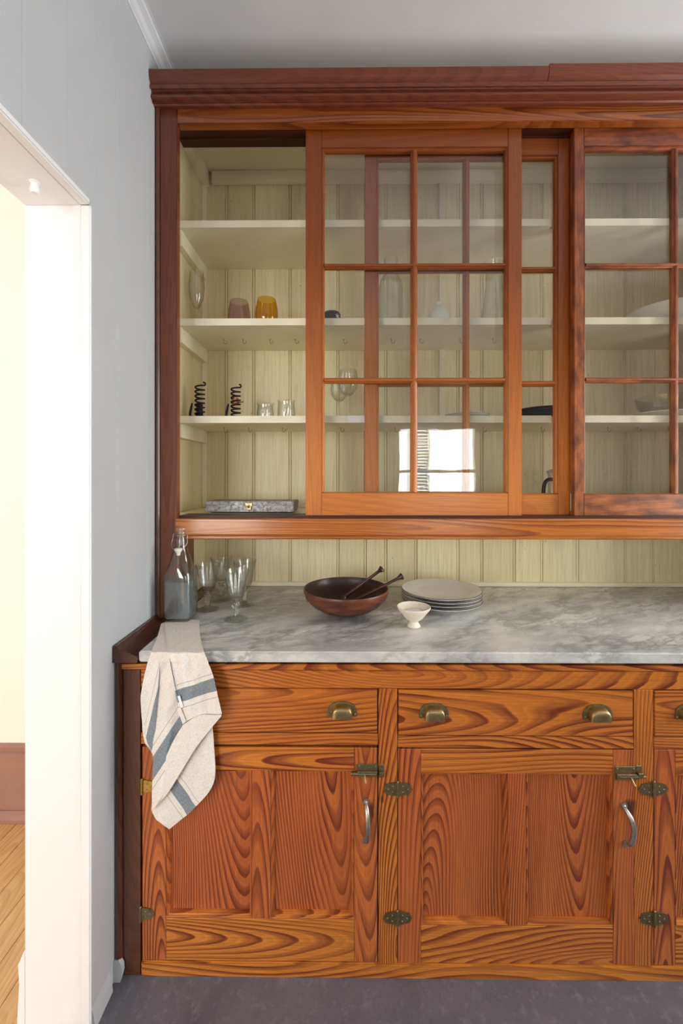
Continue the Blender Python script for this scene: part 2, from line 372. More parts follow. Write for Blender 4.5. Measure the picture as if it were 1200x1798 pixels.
def prism(bm, pts, vec, cap=True):
    """extrude a closed polygon (list of Vectors) along vec"""
    a = [bm.verts.new(p) for p in pts]; b = [bm.verts.new(Vector(p)+Vector(vec)) for p in pts]
    k = len(pts)
    for i in range(k): bm.faces.new((a[i], a[(i+1) % k], b[(i+1) % k], b[i]))
    if cap: bm.faces.new(a[::-1]); bm.faces.new(b)
def lathe(bm, prof, c, seg=40, pw=None, facet=None, close=False, midx=None, sx=1.0):
    """prof = [(r, z)]; pw(z) = superellipse power; facet(ang, r, z)->r"""
    rings = []
    for (r, z) in prof:
        ring = []
        if r < 1e-6: ring = [bm.verts.new((c[0], c[1], c[2]+z))]
        else:
            for i in range(seg):
                a = 2*PI*(i+0.5)/seg; ca, sa = math.cos(a), math.sin(a); rr = r
                if pw:
                    q = pw(z)
                    rr = r/((abs(ca)**q+abs(sa)**q)**(1/q))
                if facet: rr = facet(a, rr, z)
                ring.append(bm.verts.new((c[0]+rr*ca*sx, c[1]+rr*sa, c[2]+z)))
        rings.append(ring)
    fs = []
    pairs = list(zip(rings[:-1], rings[1:]))
    if close: pairs.append((rings[-1], rings[0]))
    for A, B in pairs:
        if len(A) == 1 and len(B) == 1: continue
        for i in range(seg):
            j = (i+1) % seg
            if len(A) == 1: fs.append(bm.faces.new((A[0], B[i], B[j])))
            elif len(B) == 1: fs.append(bm.faces.new((A[i], A[j], B[0])))
            else: fs.append(bm.faces.new((A[i], A[j], B[j], B[i])))
    if midx is not None:
        for f in fs: f.material_index = midx
    return fs
def tube(bm, pts, r, seg=8, cap=True):
    pts = [Vector(p) for p in pts]; n = len(pts)
    rr = r if isinstance(r, (list, tuple)) else [r]*n
    t0 = (pts[1]-pts[0]).normalized(); u = t0.orthogonal().normalized(); rings = []
    for i, p in enumerate(pts):
        t = (pts[min(i+1, n-1)]-pts[max(i-1, 0)]).normalized()
        u = (u - t*u.dot(t)).normalized(); v = t.cross(u)
        rings.append([bm.verts.new(p+rr[i]*(math.cos(2*PI*k/seg)*u+math.sin(2*PI*k/seg)*v)) for k in range(seg)])
    for A, B in zip(rings[:-1], rings[1:]):
        for i in range(seg): bm.faces.new((A[i], A[(i+1) % seg], B[(i+1) % seg], B[i]))
    if cap: bm.faces.new(rings[0][::-1]); bm.faces.new(rings[-1])
def cat_rom(pts, k=8):
    out = []; n = len(pts); pts = [Vector(p) for p in pts]
    for i in range(n-1):
        p0, p1, p2, p3 = pts[max(i-1, 0)], pts[i], pts[i+1], pts[min(i+2, n-1)]
        for j in range(k):
            t = j/k
            out.append(0.5*((2*p1)+(p2-p0)*t+(2*p0-5*p1+4*p2-p3)*t*t+(3*p1-p0-3*p2+p3)*t**3))
    out.append(pts[-1]); return out
def dup(root, loc, label=None):
    r = root.copy(); COL.objects.link(r); r.location = loc; WPOS[r.name] = Vector(loc)
    if label: r['label'] = label
    for ch in [o for o in D.objects if o.parent == root]:
        c = ch.copy(); COL.objects.link(c); c.parent = r
        for g in [o for o in D.objects if o.parent == ch]:
            d = g.copy(); COL.objects.link(d); d.parent = c
    return r

# ------------------------------------------------------------------ planes of the built-in
XW = -0.635                 # face of the left wall
YB = 1.79                   # face of the back boards
YF = 1.37                   # upper face frame
YA, YR = 1.402, 1.436       # front / rear sliding sashes
YS = 1.487                  # shelf fronts
YC = 1.115                  # worktop front
YD = 1.135                  # lower face frame
ZC = H - 0.48               # worktop surface
XR = 1.58                   # right end of the built-in
CEIL = H + 1.424
KX1, KY0 = 2.45, -2.2       # kitchen right and rear walls
HX0, HY0, HY1 = -3.0, -3.0, 1.66
T_WALL = 0.155
YJ = 1.012                  # far jamb of the cased opening
YJ0 = -1.15
ZHEAD = PZ(358, YJ)

# ------------------------------------------------------------------ room shell
def sbox(name, x0, x1, y0, y1, z0, z1, mat, parent=None, bev=0.0):
    o = box(name, x0, x1, y0, y1, z0, z1, mat, parent, bev)
    if parent is None: tag(o, kind='structure')
    return o
sbox('floor', XW-0.02, KX1, KY0, YB+0.05, -0.06, 0.0, M['slate'])
sbox('ceiling', HX0, KX1+0.1, HY0-0.1, YB+0.2, CEIL, CEIL+0.08, M['ceil'])
SY0, SY1, SZ0, SZ1 = -0.08, 1.32, 0.70, 2.40
wr = empty('wall_right', (KX1, 0, 0), kind='structure')
for b in ((KY0, SY0, 0, CEIL), (SY1, YB+0.2, 0, CEIL), (SY0, SY1, 0, SZ0), (SY0, SY1, SZ1, CEIL)):
    sbox('panel', KX1, KX1+0.1, b[0], b[1], b[2], b[3], M['wall'], wr)
w3 = empty('added_fill_window', (KX1, SY0, SZ0), kind='structure')  # unseen window, added so the side fill can reach the left wall
for b in ((SY0, SY0+0.05, SZ0, SZ1), (SY1-0.05, SY1, SZ0, SZ1), (SY0+0.05, SY1-0.05, SZ0, SZ0+0.05), (SY0+0.05, SY1-0.05, SZ1-0.05, SZ1), (0.59, 0.65, SZ0+0.05, SZ1-0.05), (SY0+0.05, 0.59, 1.53, 1.57), (0.65, SY1-0.05, 1.53, 1.57)):
    sbox('window_frame', KX1+0.03, KX1+0.08, b[0], b[1], b[2], b[3], M['white'], w3)
for b in ((SY0+0.05, 0.59), (0.65, SY1-0.05)):
    sbox('pane', KX1+0.053, KX1+0.057, b[0], b[1], SZ0+0.05, 1.53, M['pane'], w3); sbox('pane', KX1+0.053, KX1+0.057, b[0], b[1], 1.57, SZ1-0.05, M['pane'], w3)
# left wall as a run of painted boards with shallow V joints
wl = sbox('wall_left', XW-T_WALL+0.012, XW-0.014, YJ+0.004, YB+0.2, 0, CEIL, M['wall'])
def vboard(name, axis, a0, a1, face, th, z0, z1, mat, parent, v=0.0025, bead=False):
    """vertical board; axis 'y': lies in a X=const wall (face towards +x); axis 'x': face towards -y; small V edges, optional bead"""
    pr = [(a0, v), (a0+v, 0)]
    if bead: pr += [(a1-0.0125, 0), (a1-0.0105, 0.0055), (a1-0.0085, 0.0006), (a1-0.0030, 0.0006)]
    pr += [(a1-v*0.6, 0.0), (a1, v)] if not bead else [(a1-0.0008, 0.006)]
    pr += [(a1, th), (a0, th)]
    bm = BM()
    if axis == 'y': pts = [Vector((face-d, a, z0)) for a, d in pr]
    else: pts = [Vector((a, face+d, z0)) for a, d in pr]
    prism(bm, pts, (0, 0, z1-z0))
    return obj(name, bm, mat, parent)
ys = [YJ+0.004, 1.036, 1.14, 1.311, 1.45, 1.60, YB+0.03]
for a, b in zip(ys[:-1], ys[1:]): vboard('board', 'y', a, b, XW, 0.014, 0, CEIL, M['wall'], wl, 0.0022)
wl2 = sbox('wall_left_upper', XW-T_WALL+0.012, XW-0.014, YJ0, YJ+0.004, ZHEAD+0.014, CEIL, M['wall'])
ys = [YJ0, -1.0, -0.84, -0.68, -0.5, -0.34, -0.16, 0.02, 0.18, 0.34, 0.5, 0.66, 0.80, 0.93, YJ+0.004]
for a, b in zip(ys[:-1], ys[1:]): vboard('board', 'y', a, b, XW, 0.014, ZHEAD+0.014, CEIL, M['wall'], wl2, 0.0022)
sbox('wall_left_rear', XW-T_WALL, XW, KY0-0.1, YJ0, 0, CEIL, M['wall'])
# rear kitchen wall with a window
WX0, WX1, WZ0, WZ1 = 0.62, 1.66, 0.86, 2.02
rear = empty('wall_rear', (0.9, KY0, 0), kind='structure')
for i, b in enumerate(((XW, WX0, 0, CEIL), (WX1, KX1, 0, CEIL), (WX0, WX1, 0, WZ0), (WX0, WX1, WZ1, CEIL))):
    sbox('panel', b[0], b[1], KY0-0.12, KY0, b[2], b[3], M['wall'], rear)
def window(name, x0, x1, y, z0, z1, cols, rows, cat='window'):
    wn = empty(name, ((x0+x1)/2, y, z0), kind='structure')
    bm = BM(); f = 0.055
    abox(bm, x0, x0+f, y-0.10, y-0.03, z0, z1); abox(bm, x1-f, x1, y-0.10, y-0.03, z0, z1)
    abox(bm, x0+f, x1-f, y-0.10, y-0.03, z0, z0+f); abox(bm, x0+f, x1-f, y-0.10, y-0.03, z1-f, z1)
    obj('window_frame', bm, M['white'], wn)
    zm = (z0+z1)/2
    box('meeting_rail', x0+f, x1-f, y-0.09, y-0.04, zm-0.02, zm+0.02, M['white'], wn)
    for k in range(1, cols):
        xx = x0+f+(x1-x0-2*f)*k/cols
        box('muntin', xx-0.012, xx+0.012, y-0.08, y-0.05, z0+f, zm-0.02, M['white'], wn)
        box('muntin', xx-0.012, xx+0.012, y-0.08, y-0.05, zm+0.02, z1-f, M['white'], wn)
    box('pane', x0+f, x1-f, y-0.068, y-0.064, z0+f, zm-0.02, M['pane'], wn, 0)
    box('pane', x0+f, x1-f, y-0.068, y-0.064, zm+0.02, z1-f, M['pane'], wn, 0)
    box('window_sill', x0-0.04, x1+0.04, y-0.02, y+0.05, z0-0.035, z0, M['white'], wn, 0.004)
    return wn
window('window_1', WX0, WX1, KY0, WZ0, WZ1, 1, 1)
sh_ = empty('louvered_shutter', (0.93, KY0+0.04, WZ0), 'white louvered shutter beside the bright window reflected in the glass door', 'shutter')
for a_, b_ in ((0.83, 0.85), (1.01, 1.03)): box('shutter_stile', a_, b_, KY0+0.025, KY0+0.05, WZ0, WZ1, M['white'], sh_)
for k in range(30):
    z_ = WZ0+0.02+k*0.038
    bm = BM(); abox(bm, 0.8505, 1.0095, KY0+0.036, KY0+0.040, z_, z_+0.030)
    bmesh.ops.rotate(bm, verts=bm.verts[:], cent=(0.93, KY0+0.038, z_+0.015), matrix=Matrix.Rotation(0.5, 3, 'X'))
    obj('slat', bm, M['white'], sh_)
# adjoining room seen through the cased opening
sbox('floor_hall', HX0, XW-0.02, HY0, YB+0.05, -0.06, -0.02, M['darkvoid'])
hf = D.objects['floor_hall']
bx = XW-0.021; rnd = random.Random(3)
while bx > HX0+0.09:
    w_ = 0.082
    for (a, b) in ((HY0, -0.9+rnd.uniform(-.3, .3)), (None, HY1)):
        if a is None: a = cut
        cut = b
        box('floorboard', bx-w_+0.0012, bx, a+0.0008, b-0.0008, -0.02, 0.0-rnd.uniform(0, 0.0006), M['oak'], hf, 0.0008)
    bx -= w_
sbox('wall_hall_back', HX0, XW-T_WALL+0.012, HY1, YB+0.2, 0, CEIL, M['hallwall'])
sbox('wall_hall_left', HX0-0.1, HX0, HY0, YB, 0, CEIL, M['hallwall'])
DX0, DX1, DZ0, DZ1 = -2.72, -0.86, 0.70, 2.42
hr = empty('wall_hall_rear', (-2, HY0, 0), kind='structure')
for b in ((HX0, DX0, 0, CEIL), (DX1, XW, 0, CEIL), (DX0, DX1, 0, DZ0), (DX0, DX1, DZ1, CEIL)):
    sbox('panel', b[0], b[1], HY0-0.1, HY0, b[2], b[3], M['hallwall'], hr)
window('window_2', DX0, DX1, HY0, DZ0, DZ1, 2, 1)
sbox('wall_hall_side', XW-T_WALL, XW, HY0, KY0-0.1, 0, CEIL, M['hallwall'])
# brown painted baseboard in the next room: plinth, face, cap
bb = empty('baseboard_hall', (-1.9, HY1, 0), kind='structure')
zt = PZ(1313, HY1-0.02)
xx1 = XW-T_WALL+0.012
box('baseboard_face', HX0, xx1, HY1-0.018, HY1, 0.04, zt-0.042, M['brownpaint'], bb)
bm = BM(); prism(bm, [Vector((HX0, HY1, zt-0.042)), Vector((HX0, HY1-0.026, zt-0.042)), Vector((HX0, HY1-0.026, zt-0.034)), Vector((HX0, HY1-0.014, zt-0.028)), Vector((HX0, HY1-0.017, zt-0.008)), Vector((HX0, HY1-0.008, zt)), Vector((HX0, HY1, zt))], (xx1-HX0, 0, 0))
obj('baseboard_cap', bm, M['brownpaint'], bb)
bm = BM(); prism(bm, [Vector((HX0, HY1, 0.001)), Vector((HX0, HY1-0.036, 0.001)), Vector((HX0, HY1-0.036, 0.014)), Vector((HX0, HY1-0.030, 0.030)), Vector((HX0, HY1-0.020, 0.040)), Vector((HX0, HY1, 0.040))], (xx1-HX0, 0, 0))
obj('base_shoe', bm, M['brownpaint'], bb)
# cased opening: white jambs, soffit, corner beads
tr = empty('trim_1', (XW-0.08, YJ, 0), kind='structure')
def rough_slab(name, x0, x1, y0, y1, z0, z1, mat, parent, bev=0.004):
    bm = BM(); abox(bm, x0, x1, y0, y1, z0, z1)
    bmesh.ops.subdivide_edges(bm, edges=[e for e in bm.edges if e.calc_length() > 0.5], cuts=30, use_grid_fill=True)
    r = random.Random(5)
    return obj(name, bm, mat, parent)
rough_slab('far_jamb', XW-T_WALL-0.004, XW-0.020, YJ, YJ+0.03, 0, ZHEAD+0.03, M['white'], tr)
box('corner_bead', XW-0.0205, XW+0.005, YJ-0.003, YJ+0.006, 0, ZHEAD, M['white'], tr, 0.003)
box('near_jamb', XW-T_WALL-0.004, XW+0.005, YJ0-0.03, YJ0, 0, ZHEAD, M['white'], tr, 0.003)
box('head_soffit', XW-T_WALL-0.004, XW-0.020, YJ0, YJ, ZHEAD, ZHEAD+0.03, M['white'], tr)
box('head_bead', XW-0.0205, XW+0.005, YJ0, YJ-0.003, ZHEAD-0.002, ZHEAD+0.014, M['white'], tr, 0.003)
bm = BM(); c = P(66, 338, 0.93); c.x = -0.708
lathe(bm, [(0.0, -0.026), (0.007, -0.025), (0.010, -0.020), (0.009, -0.012), (0.0065, -0.004), (0.011, 0.0), (0.011, 0.004)], (c.x, 0.93, ZHEAD-0.001), 14)
obj('catch_knob', bm, M['white'], tr, True, auto=40)
# paint-caked foot of the jamb
bm = BM(); r = random.Random(2)
pts = []
for (px, py) in ((41, 1672), (36, 1684), (31, 1696), (33, 1730), (31, 1765), (29, 1805), (29, 1815)):
    q = P(px, py, YJ); pts.append(Vector((q.x, YJ+0.001, q.z)))
q1 = P(43, 1815, YJ); q0 = P(43, 1672, YJ)
pts = pts + [Vector((q1.x, YJ+0.001, pts[-1].z)), Vector((q0.x, YJ+0.001, q0.z))]
prism(bm, pts, (0, 0.02, 0)); obj('paint_crust', bm, M['white'], tr)
# flush grey casing around the opening on the kitchen side
cg = empty('trim_2', (XW, YJ, 0), kind='structure')
box('casing_side', XW-0.001, XW+0.0012, YJ+0.0065, 1.112, 0.0, ZHEAD+0.0, M['wall'], cg, 0)
# crown moulding along the left wall / ceiling
bm = BM(); prof = [(0, -0.042), (0.003, -0.042), (0.004, -0.035), (0.010, -0.030), (0.016, -0.016), (0.026, -0.010), (0.030, -0.008), (0.033, -0.002), (0.040, -0.001), (0.040, 0.0), (0, 0)]
prism(bm, [Vector((XW+a, YJ0, CEIL+b)) for a, b in prof], (0, YB-YJ0, 0))
tag(obj('trim_3', bm, M['ceil']), kind='structure')
# plaster lump at the foot of the wall beside the cabinet
lump = BM()
pl = [(203, 1550), (207, 1556), (206, 1572), (203, 1580)]
prism(lump, [P(a, b, YD-0.010) for a, b in pl], (0, 0.01, 0))
pl = [(200, 1688), (208, 1687), (214, 1696), (215, 1708), (211, 1724), (202, 1752), (199, 1760)]
prism(lump, [P(a, b, YD-0.016) for a, b in pl], (0, 0.012, 0))
ol = obj('trim_4', lump, M['wall']); tag(ol, kind='structure')
base_l = BM(); prism(base_l, [Vector((XW, YJ+0.01, 0)), Vector((XW+0.010, YJ+0.01, 0)), Vector((XW+0.007, YJ+0.01, 0.03)), Vector((XW, YJ+0.01, 0.06))], (0, 1.10-YJ-0.01, 0))
tag(obj('baseboard_left', base_l, M['wall']), kind='structure')

# ------------------------------------------------------------------ back wall of cream beadboard
wb = sbox('wall_back', XW, KX1, YB+0.018, YB+0.2, 0, CEIL, M['wall'])
seams = [350, 400, 448, 512, 596, 644, 680, 733, 807, 849, 906, 954, 1017, 1101, 1151, 1199]
xs = [XW] + [PX(s, YB) for s in seams]
while xs[-1] < XR: xs.append(xs[-1]+rnd.choice((0.12, 0.16, 0.19, 0.1)))
for a, b in zip(xs[:-1], xs[1:]):
    vboard('board', 'x', a, min(b, XR), YB, 0.018, ZC-0.03, H+1.33, M['bead'], wb, 0.002, True)

# ------------------------------------------------------------------ upper cabinet
UC = empty('upper_cabinet', (0.47, 1.55, H-0.2), 'built-in reddish pine wall cabinet with sliding glazed doors and cream shelves', 'cabinet')
ZF = H-0.139       # cabinet floor level
ZT = H+1.322
# posts and rails of the face frame
zr0, zr1 = PZ(948, YF-0.012), PZ(911, YF-0.012)
zh0, zh1 = PZ(215, YF), PZ(187, YF)
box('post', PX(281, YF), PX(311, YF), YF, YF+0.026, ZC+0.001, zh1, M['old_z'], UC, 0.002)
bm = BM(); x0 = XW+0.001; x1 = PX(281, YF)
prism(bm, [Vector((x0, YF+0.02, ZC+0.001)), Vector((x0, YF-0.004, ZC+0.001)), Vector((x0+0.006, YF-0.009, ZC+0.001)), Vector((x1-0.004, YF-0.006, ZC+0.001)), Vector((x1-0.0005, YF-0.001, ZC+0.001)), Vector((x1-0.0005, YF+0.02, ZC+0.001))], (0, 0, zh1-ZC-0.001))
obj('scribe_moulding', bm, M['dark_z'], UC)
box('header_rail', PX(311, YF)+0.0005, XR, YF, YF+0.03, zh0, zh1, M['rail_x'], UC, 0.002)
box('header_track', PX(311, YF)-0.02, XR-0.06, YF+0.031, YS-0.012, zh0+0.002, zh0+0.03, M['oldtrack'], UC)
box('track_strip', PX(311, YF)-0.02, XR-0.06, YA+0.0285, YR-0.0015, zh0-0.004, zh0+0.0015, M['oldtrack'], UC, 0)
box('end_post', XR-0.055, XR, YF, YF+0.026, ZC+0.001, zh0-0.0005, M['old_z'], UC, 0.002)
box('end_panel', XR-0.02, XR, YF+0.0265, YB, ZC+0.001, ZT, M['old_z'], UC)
# bottom rail with a soft nosed lip underneath
yr = YF-0.012
bm = BM(); pr = [(yr+0.030, zr1), (yr+0.003, zr1), (yr, zr1-0.003), (yr, zr0+0.019), (yr+0.002, zr0+0.015), (yr+0.009, zr0+0.010), (yr+0.009, zr0+0.003), (yr+0.013, zr0), (yr+0.030, zr0)]
xa = PX(311, YF)+0.0005
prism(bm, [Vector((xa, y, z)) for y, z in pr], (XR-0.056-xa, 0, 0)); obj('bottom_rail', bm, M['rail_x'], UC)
box('cabinet_floor', XW+0.001, XR-0.021, YS-0.0115, YB-0.001, zr0+0.005, ZF, M['creamshelf'], UC)
for yy in (YA-0.0025, YA+0.029, YR+0.029):
    pass
box('sill_track', xa, XR-0.056, yr+0.0305, YS-0.012, zr0+0.005, ZF+0.003, M['oldtrack'], UC, 0)
box('floor_end', XW+0.001, xa-0.0005, yr+0.045, YS-0.012, zr0+0.005, ZF, M['creamshelf'], UC, 0)
box('cabinet_top', XW+0.001, XR-0.021, YF+0.031, YB-0.001, ZT-0.0, ZT+0.02, M['creamshelf'], UC)
# brown lining board on the wall below the cabinet
box('side_lining', XW+0.001, XW+0.030, YF+0.027, 1.64, ZC+0.001, zr0+0.004, M['old_z'], UC)
box('side_strip', XW+0.001, XW+0.022, 1.641, YB-0.001, ZC+0.001, zr0+0.004, M['bead'], UC)
# interior side boards, corner strips
for a, b in ((YF+0.03, 1.50), (1.50, 1.645), (1.645, YB)):
    bmn = vboard('side_board', 'y', a, b-0.0005, XW+0.013, 0.012, ZF+0.001, ZT-0.001, M['bead'], UC, 0.002)
box('corner_strip', XW+0.0135, XW+0.034, YB-0.014, YB-0.001, ZF+0.001, ZT-0.056, M['creamshelf'], UC)
box('base_strip', XW+0.035, XR-0.03, YB-0.016, YB-0.001, ZF+0.001, ZF+0.020, M['creamshelf'], UC)
box('top_cleat', XW+0.058, XR-0.03, YB-0.022, YB-0.001, ZT-0.054, ZT-0.001, M['creamshelf'], UC, 0.003)
box('batten', PX(771, YB), PX(781, YB), YB-0.012, YB-0.001, ZF+0.021, ZT-0.055, M['creamshelf'], UC)
box('divider_post', PX(978, YS), PX(999, YS), YS+0.001, YS+0.02, ZF+0.001, ZT-0.001, M['creamshelf'], UC)
shelf_z = [PZ(386, YS), PZ(558.5, YS), PZ(730, YS)]
TH = 0.0255
hooks = {1: (393, 427, 474, 519, 604, 688, 738, 808, 866), 2: (394, 437, 496, 599, 694, 768, 849, 951, 1068, 1120, 1175)}
for i, z in enumerate(shelf_z):
    # shelves butt behind the divider post
    sh = None
    bm = BM(); abox(bm, XW+0.0135, PX(969, YS), YS, YB-0.001, z-TH, z); abox(bm, PX(969, YS), XR-0.022, YS+0.021, YB-0.001, z-TH, z)
    abox(bm, PX(1003, YS), XR-0.022, YS, YS+0.021, z-TH, z)
    sh = obj('shelf', bm, M['creamshelf'], UC)
    if i < 2 or True:
        # side cleat under the shelf, splay-cut front end
        bm = BM(); x0 = XW+0.0135; x1 = XW+0.036; hh = 0.056 if i < 2 else 0.052
        prism(bm, [Vector((x0, YS+0.012, z-TH-0.0005)), Vector((x0, YB-0.016, z-TH-0.0005)), Vector((x0, YB-0.016, z-TH-hh)), Vector((x0, YS+0.016, z-TH-hh))], (x1-x0, 0, 0))
        obj('cleat', bm, M['creamshelf'], UC, bev=0.0015)
    for hp in hooks.get(i, ()):
        yh = 1.64; s = F/yh
        xh = PX(hp, yh); zb = z-TH
        bm = BM()
        path = [(xh, yh, zb+0.004), (xh, yh, zb-0.006)] + [(xh+0.0075*math.sin(a), yh, zb-0.0135-0.0075*(-math.cos(a))) if False else (xh+0.0065-0.0065*math.cos(a), yh, zb-0.009-0.0085*math.sin(a)) for a in [k*PI/8 for k in range(1, 9)]]
        path.append((xh+0.013, yh, zb-0.006))
        tube(bm, path, 0.0010, 6)
        lathe(bm, [(0, -0.0008), (0.003, -0.0008), (0.0035, 0.0), (0, 0.0)], (xh, yh, zb-0.001), 10)
        obj('hook', bm, M['bronze'], sh, True)
# top-left cleat along the wall
bm = BM(); x0 = XW+0.0135
prism(bm, [Vector((x0, YS-0.02, ZT-0.001)), Vector((x0, YB-0.001, ZT-0.001)), Vector((x0, YB-0.001, ZT-0.062)), Vector((x0, YS-0.02, ZT-0.062))], (0.030, 0, 0))
obj('cleat', bm, M['creamshelf'], UC, bev=0.0015)
box('paper_patch', PX(611, YS), PX(641, YS), YS-0.0012, YS-0.0004, shelf_z[2]-TH+0.001, shelf_z[2]+0.0005, M['white'], UC, 0)
# cornice: shaped crown, frieze and two cap boards with an uneven joint
yc = 1.322
def cornice(name, prof, x0, x1, mat, skew=0):
    bm = BM(); prism(bm, [Vector((x0, y, z)) for y, z in prof], (x1-x0, 0, 0)); return obj(name, bm, mat, UC)
z = lambda py, Y: PZ(py, Y)
crown = [(YF+0.03, z(142, yc)), (yc+0.006, z(142, yc)), (yc+0.004, z(144, yc)), (yc+0.006, z(150, yc)), (yc+0.014, z(153, yc+.014)), (yc+0.018, z(158, yc+.018)), (yc+0.018, z(161, yc+.018)),
         (yc+0.012, z(164, yc+.012)), (yc+0.012, z(168, yc+.012)), (yc+0.018, z(172, yc+.018)), (yc+0.023, z(175, yc+.023)), (yc+0.023, z(178, yc+.023)), (yc+0.030, z(180, yc+.03)), (yc+0.034, z(184, yc+.034)), (yc+0.040, z(187, yc+.04)), (YF+0.03, z(187, YF))]
cornice('crown_moulding', crown, XW+0.001, XR+0.02, M['old_x'])
zc0 = z(142, yc)+0.0005; zc1 = z(118.5, yc)
cap = lambda dz: [(YF+0.06, zc0), (yc+0.012, zc0), (yc+0.010, zc0+0.004), (yc+0.002, zc0+0.013), (yc+0.000, zc0+0.018), (yc-0.002, zc1+dz-0.002), (yc, zc1+dz), (YF+0.06, zc1+dz)]
xj = PX(965, yc)
cornice('cornice_cap', cap(0.0), XW+0.001, xj-0.0012, M['old_x'])
cornice('cornice_cap', cap(0.0075), xj+0.0012, XR+0.03, M['old_x'])

# sliding sashes
def sash(name, pxs, rails, muntx, munty, Y, mst=None, mrl=None):
    """pxs = outer left, glass left, glass right, outer right; rails = top, glass top, glass bottom, bottom; pixel rows on plane Y"""
    th = 0.026
    xo0, xg0, xg1, xo1 = (PX(p, Y) for p in pxs)
    zt, zg1, zg0, zb = (PZ(p, Y) for p in rails)
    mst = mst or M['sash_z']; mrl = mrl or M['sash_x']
    e = empty(name, ((xo0+xo1)/2, Y, zb)); e.parent = UC; e.location = WPOS[e.name]-WPOS[UC.name]
    b = 0.0095
    box('stile', xo0, xg0-b, Y, Y+th, zb, zt, mst, e, 0.0015)
    box('stile', xg1+b, xo1, Y, Y+th, zb, zt, mst, e, 0.0015)
    box('rail', xg0-b+0.0003, xg1+b-0.0003, Y+0.0003, Y+th, zg1+b, zt, mrl, e, 0.0012)
    box('rail', xg0-b+0.0003, xg1+b-0.0003, Y+0.0003, Y+th, zb, zg0-0.004, mrl, e, 0.0012)
    # moulded sticking round the opening (stepped ovolo)
    stick = [(0, 0.002), (0.0025, 0.0005), (0.0035, 0.004), (0.0060, 0.0045), (0.0085, 0.0085), (0.0095, 0.013), (0.0095, 0.020), (0, 0.020)]
    def run(p0, inward, along, mat):
        bm = BM(); prism(bm, [Vector(p0)+Vector(inward)*a+Vector((0, 1, 0))*d for a, d in stick], along); obj('sticking', bm, mat, e)
    run((xg0-b, Y, zg0), (1, 0, 0), (0, 0, zg1-zg0+b), mst); run((xg1+b, Y, zg0), (-1, 0, 0), (0, 0, zg1-zg0+b), mst)
    run((xg0-b, Y, zg1+b), (0, 0, -1), (xg1-xg0+2*b, 0, 0), mrl)
    run((xg0-b, Y, zg0-0.004), (0, 0, 0.42), (xg1-xg0+2*b, 0, 0), mrl)
    # muntins: narrow nose, stepped shoulders
    hw = 0.0115
    mp = [(-hw, 0.020), (-hw, 0.012), (-0.0095, 0.008), (-0.0070, 0.0065), (-0.0055, 0.003), (-0.0028, 0.0008), (0.0028, 0.0008), (0.0055, 0.003), (0.0070, 0.0065), (0.0095, 0.008), (hw, 0.012), (hw, 0.020)]
    zms = [PZ(p, Y) for p in munty]
    for px in muntx:
        x = PX(px, Y); segs = [zg1] + zms + [zg0]
        bm = BM(); prism(bm, [Vector((x+a, Y+d+0.0005, zg0-0.001)) for a, d in mp], (0, 0, zg1-zg0+0.002)); obj('muntin', bm, mst, e)
    for zz in zms:
        k = 0.83
        bm = BM(); prism(bm, [Vector((xg0-0.001, Y+d, zz+a*k)) for a, d in mp], (xg1-xg0+0.002, 0, 0)); obj('muntin', bm, mrl, e)
    cx = [xg0] + [PX(p, Y) for p in muntx] + [xg1]; cz = [zg1] + zms + [zg0]
    for i in range(len(cx)-1):
        for j in range(len(cz)-1):
            box('pane', cx[i]+0.0008, cx[i+1]-0.0008, Y+0.0202, Y+0.0224, cz[j+1]+0.0008, cz[j]-0.0008, M['pane'], e, 0)
    return e
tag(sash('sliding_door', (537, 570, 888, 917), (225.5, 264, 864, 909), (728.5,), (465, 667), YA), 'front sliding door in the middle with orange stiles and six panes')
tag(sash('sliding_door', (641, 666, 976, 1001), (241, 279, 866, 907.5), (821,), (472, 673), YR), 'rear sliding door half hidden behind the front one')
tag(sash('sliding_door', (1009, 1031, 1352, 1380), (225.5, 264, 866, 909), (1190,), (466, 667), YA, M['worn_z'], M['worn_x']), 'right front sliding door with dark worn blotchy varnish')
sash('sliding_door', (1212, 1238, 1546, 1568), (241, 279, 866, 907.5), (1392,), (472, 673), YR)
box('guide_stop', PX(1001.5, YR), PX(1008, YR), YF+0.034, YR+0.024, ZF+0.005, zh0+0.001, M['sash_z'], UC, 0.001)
for oo in [o for o in D.objects if o.name.startswith('guide_stop')]:
    pass
box('finger_catch', PX(1000.6, YA+0.01), PX(1003, YA+0.01), YA+0.006, YA+0.012, PZ(897, YA), PZ(866, YA), M['bronze'], UC, 0)

# ------------------------------------------------------------------ worktop and its surroundings
xm0 = PX(243, YC)
bm = BM(); abox(bm, xm0, XR, YC, YB-0.016, ZC-0.030, ZC)
tag(obj('countertop', bm, M['marble'], bev=0.004, bseg=3), 'grey veined white marble worktop between the upper and lower cabinets', 'countertop')
bm = BM(); prism(bm, [Vector((XW+0.031, YB-0.0005, ZC+0.0005)), Vector((XW+0.031, YB-0.014, ZC+0.0005)), Vector((XW+0.031, YB-0.014, ZC+0.010)), Vector((XW+0.031, YB-0.010, ZC+0.015)), Vector((XW+0.031, YB-0.003, ZC+0.018)), Vector((XW+0.031, YB-0.0005, ZC+0.018))], (XR-XW-0.055, 0, 0))
tag(obj('trim_5', bm, M['creamshelf']), kind='structure')

# ------------------------------------------------------------------ base cabinet
BC = empty('base_cabinet', (0.47, 1.4, 0.0), 'long orange heart pine base cabinet with drawers and panelled doors', 'cabinet')
z1166 = ZC-0.0305
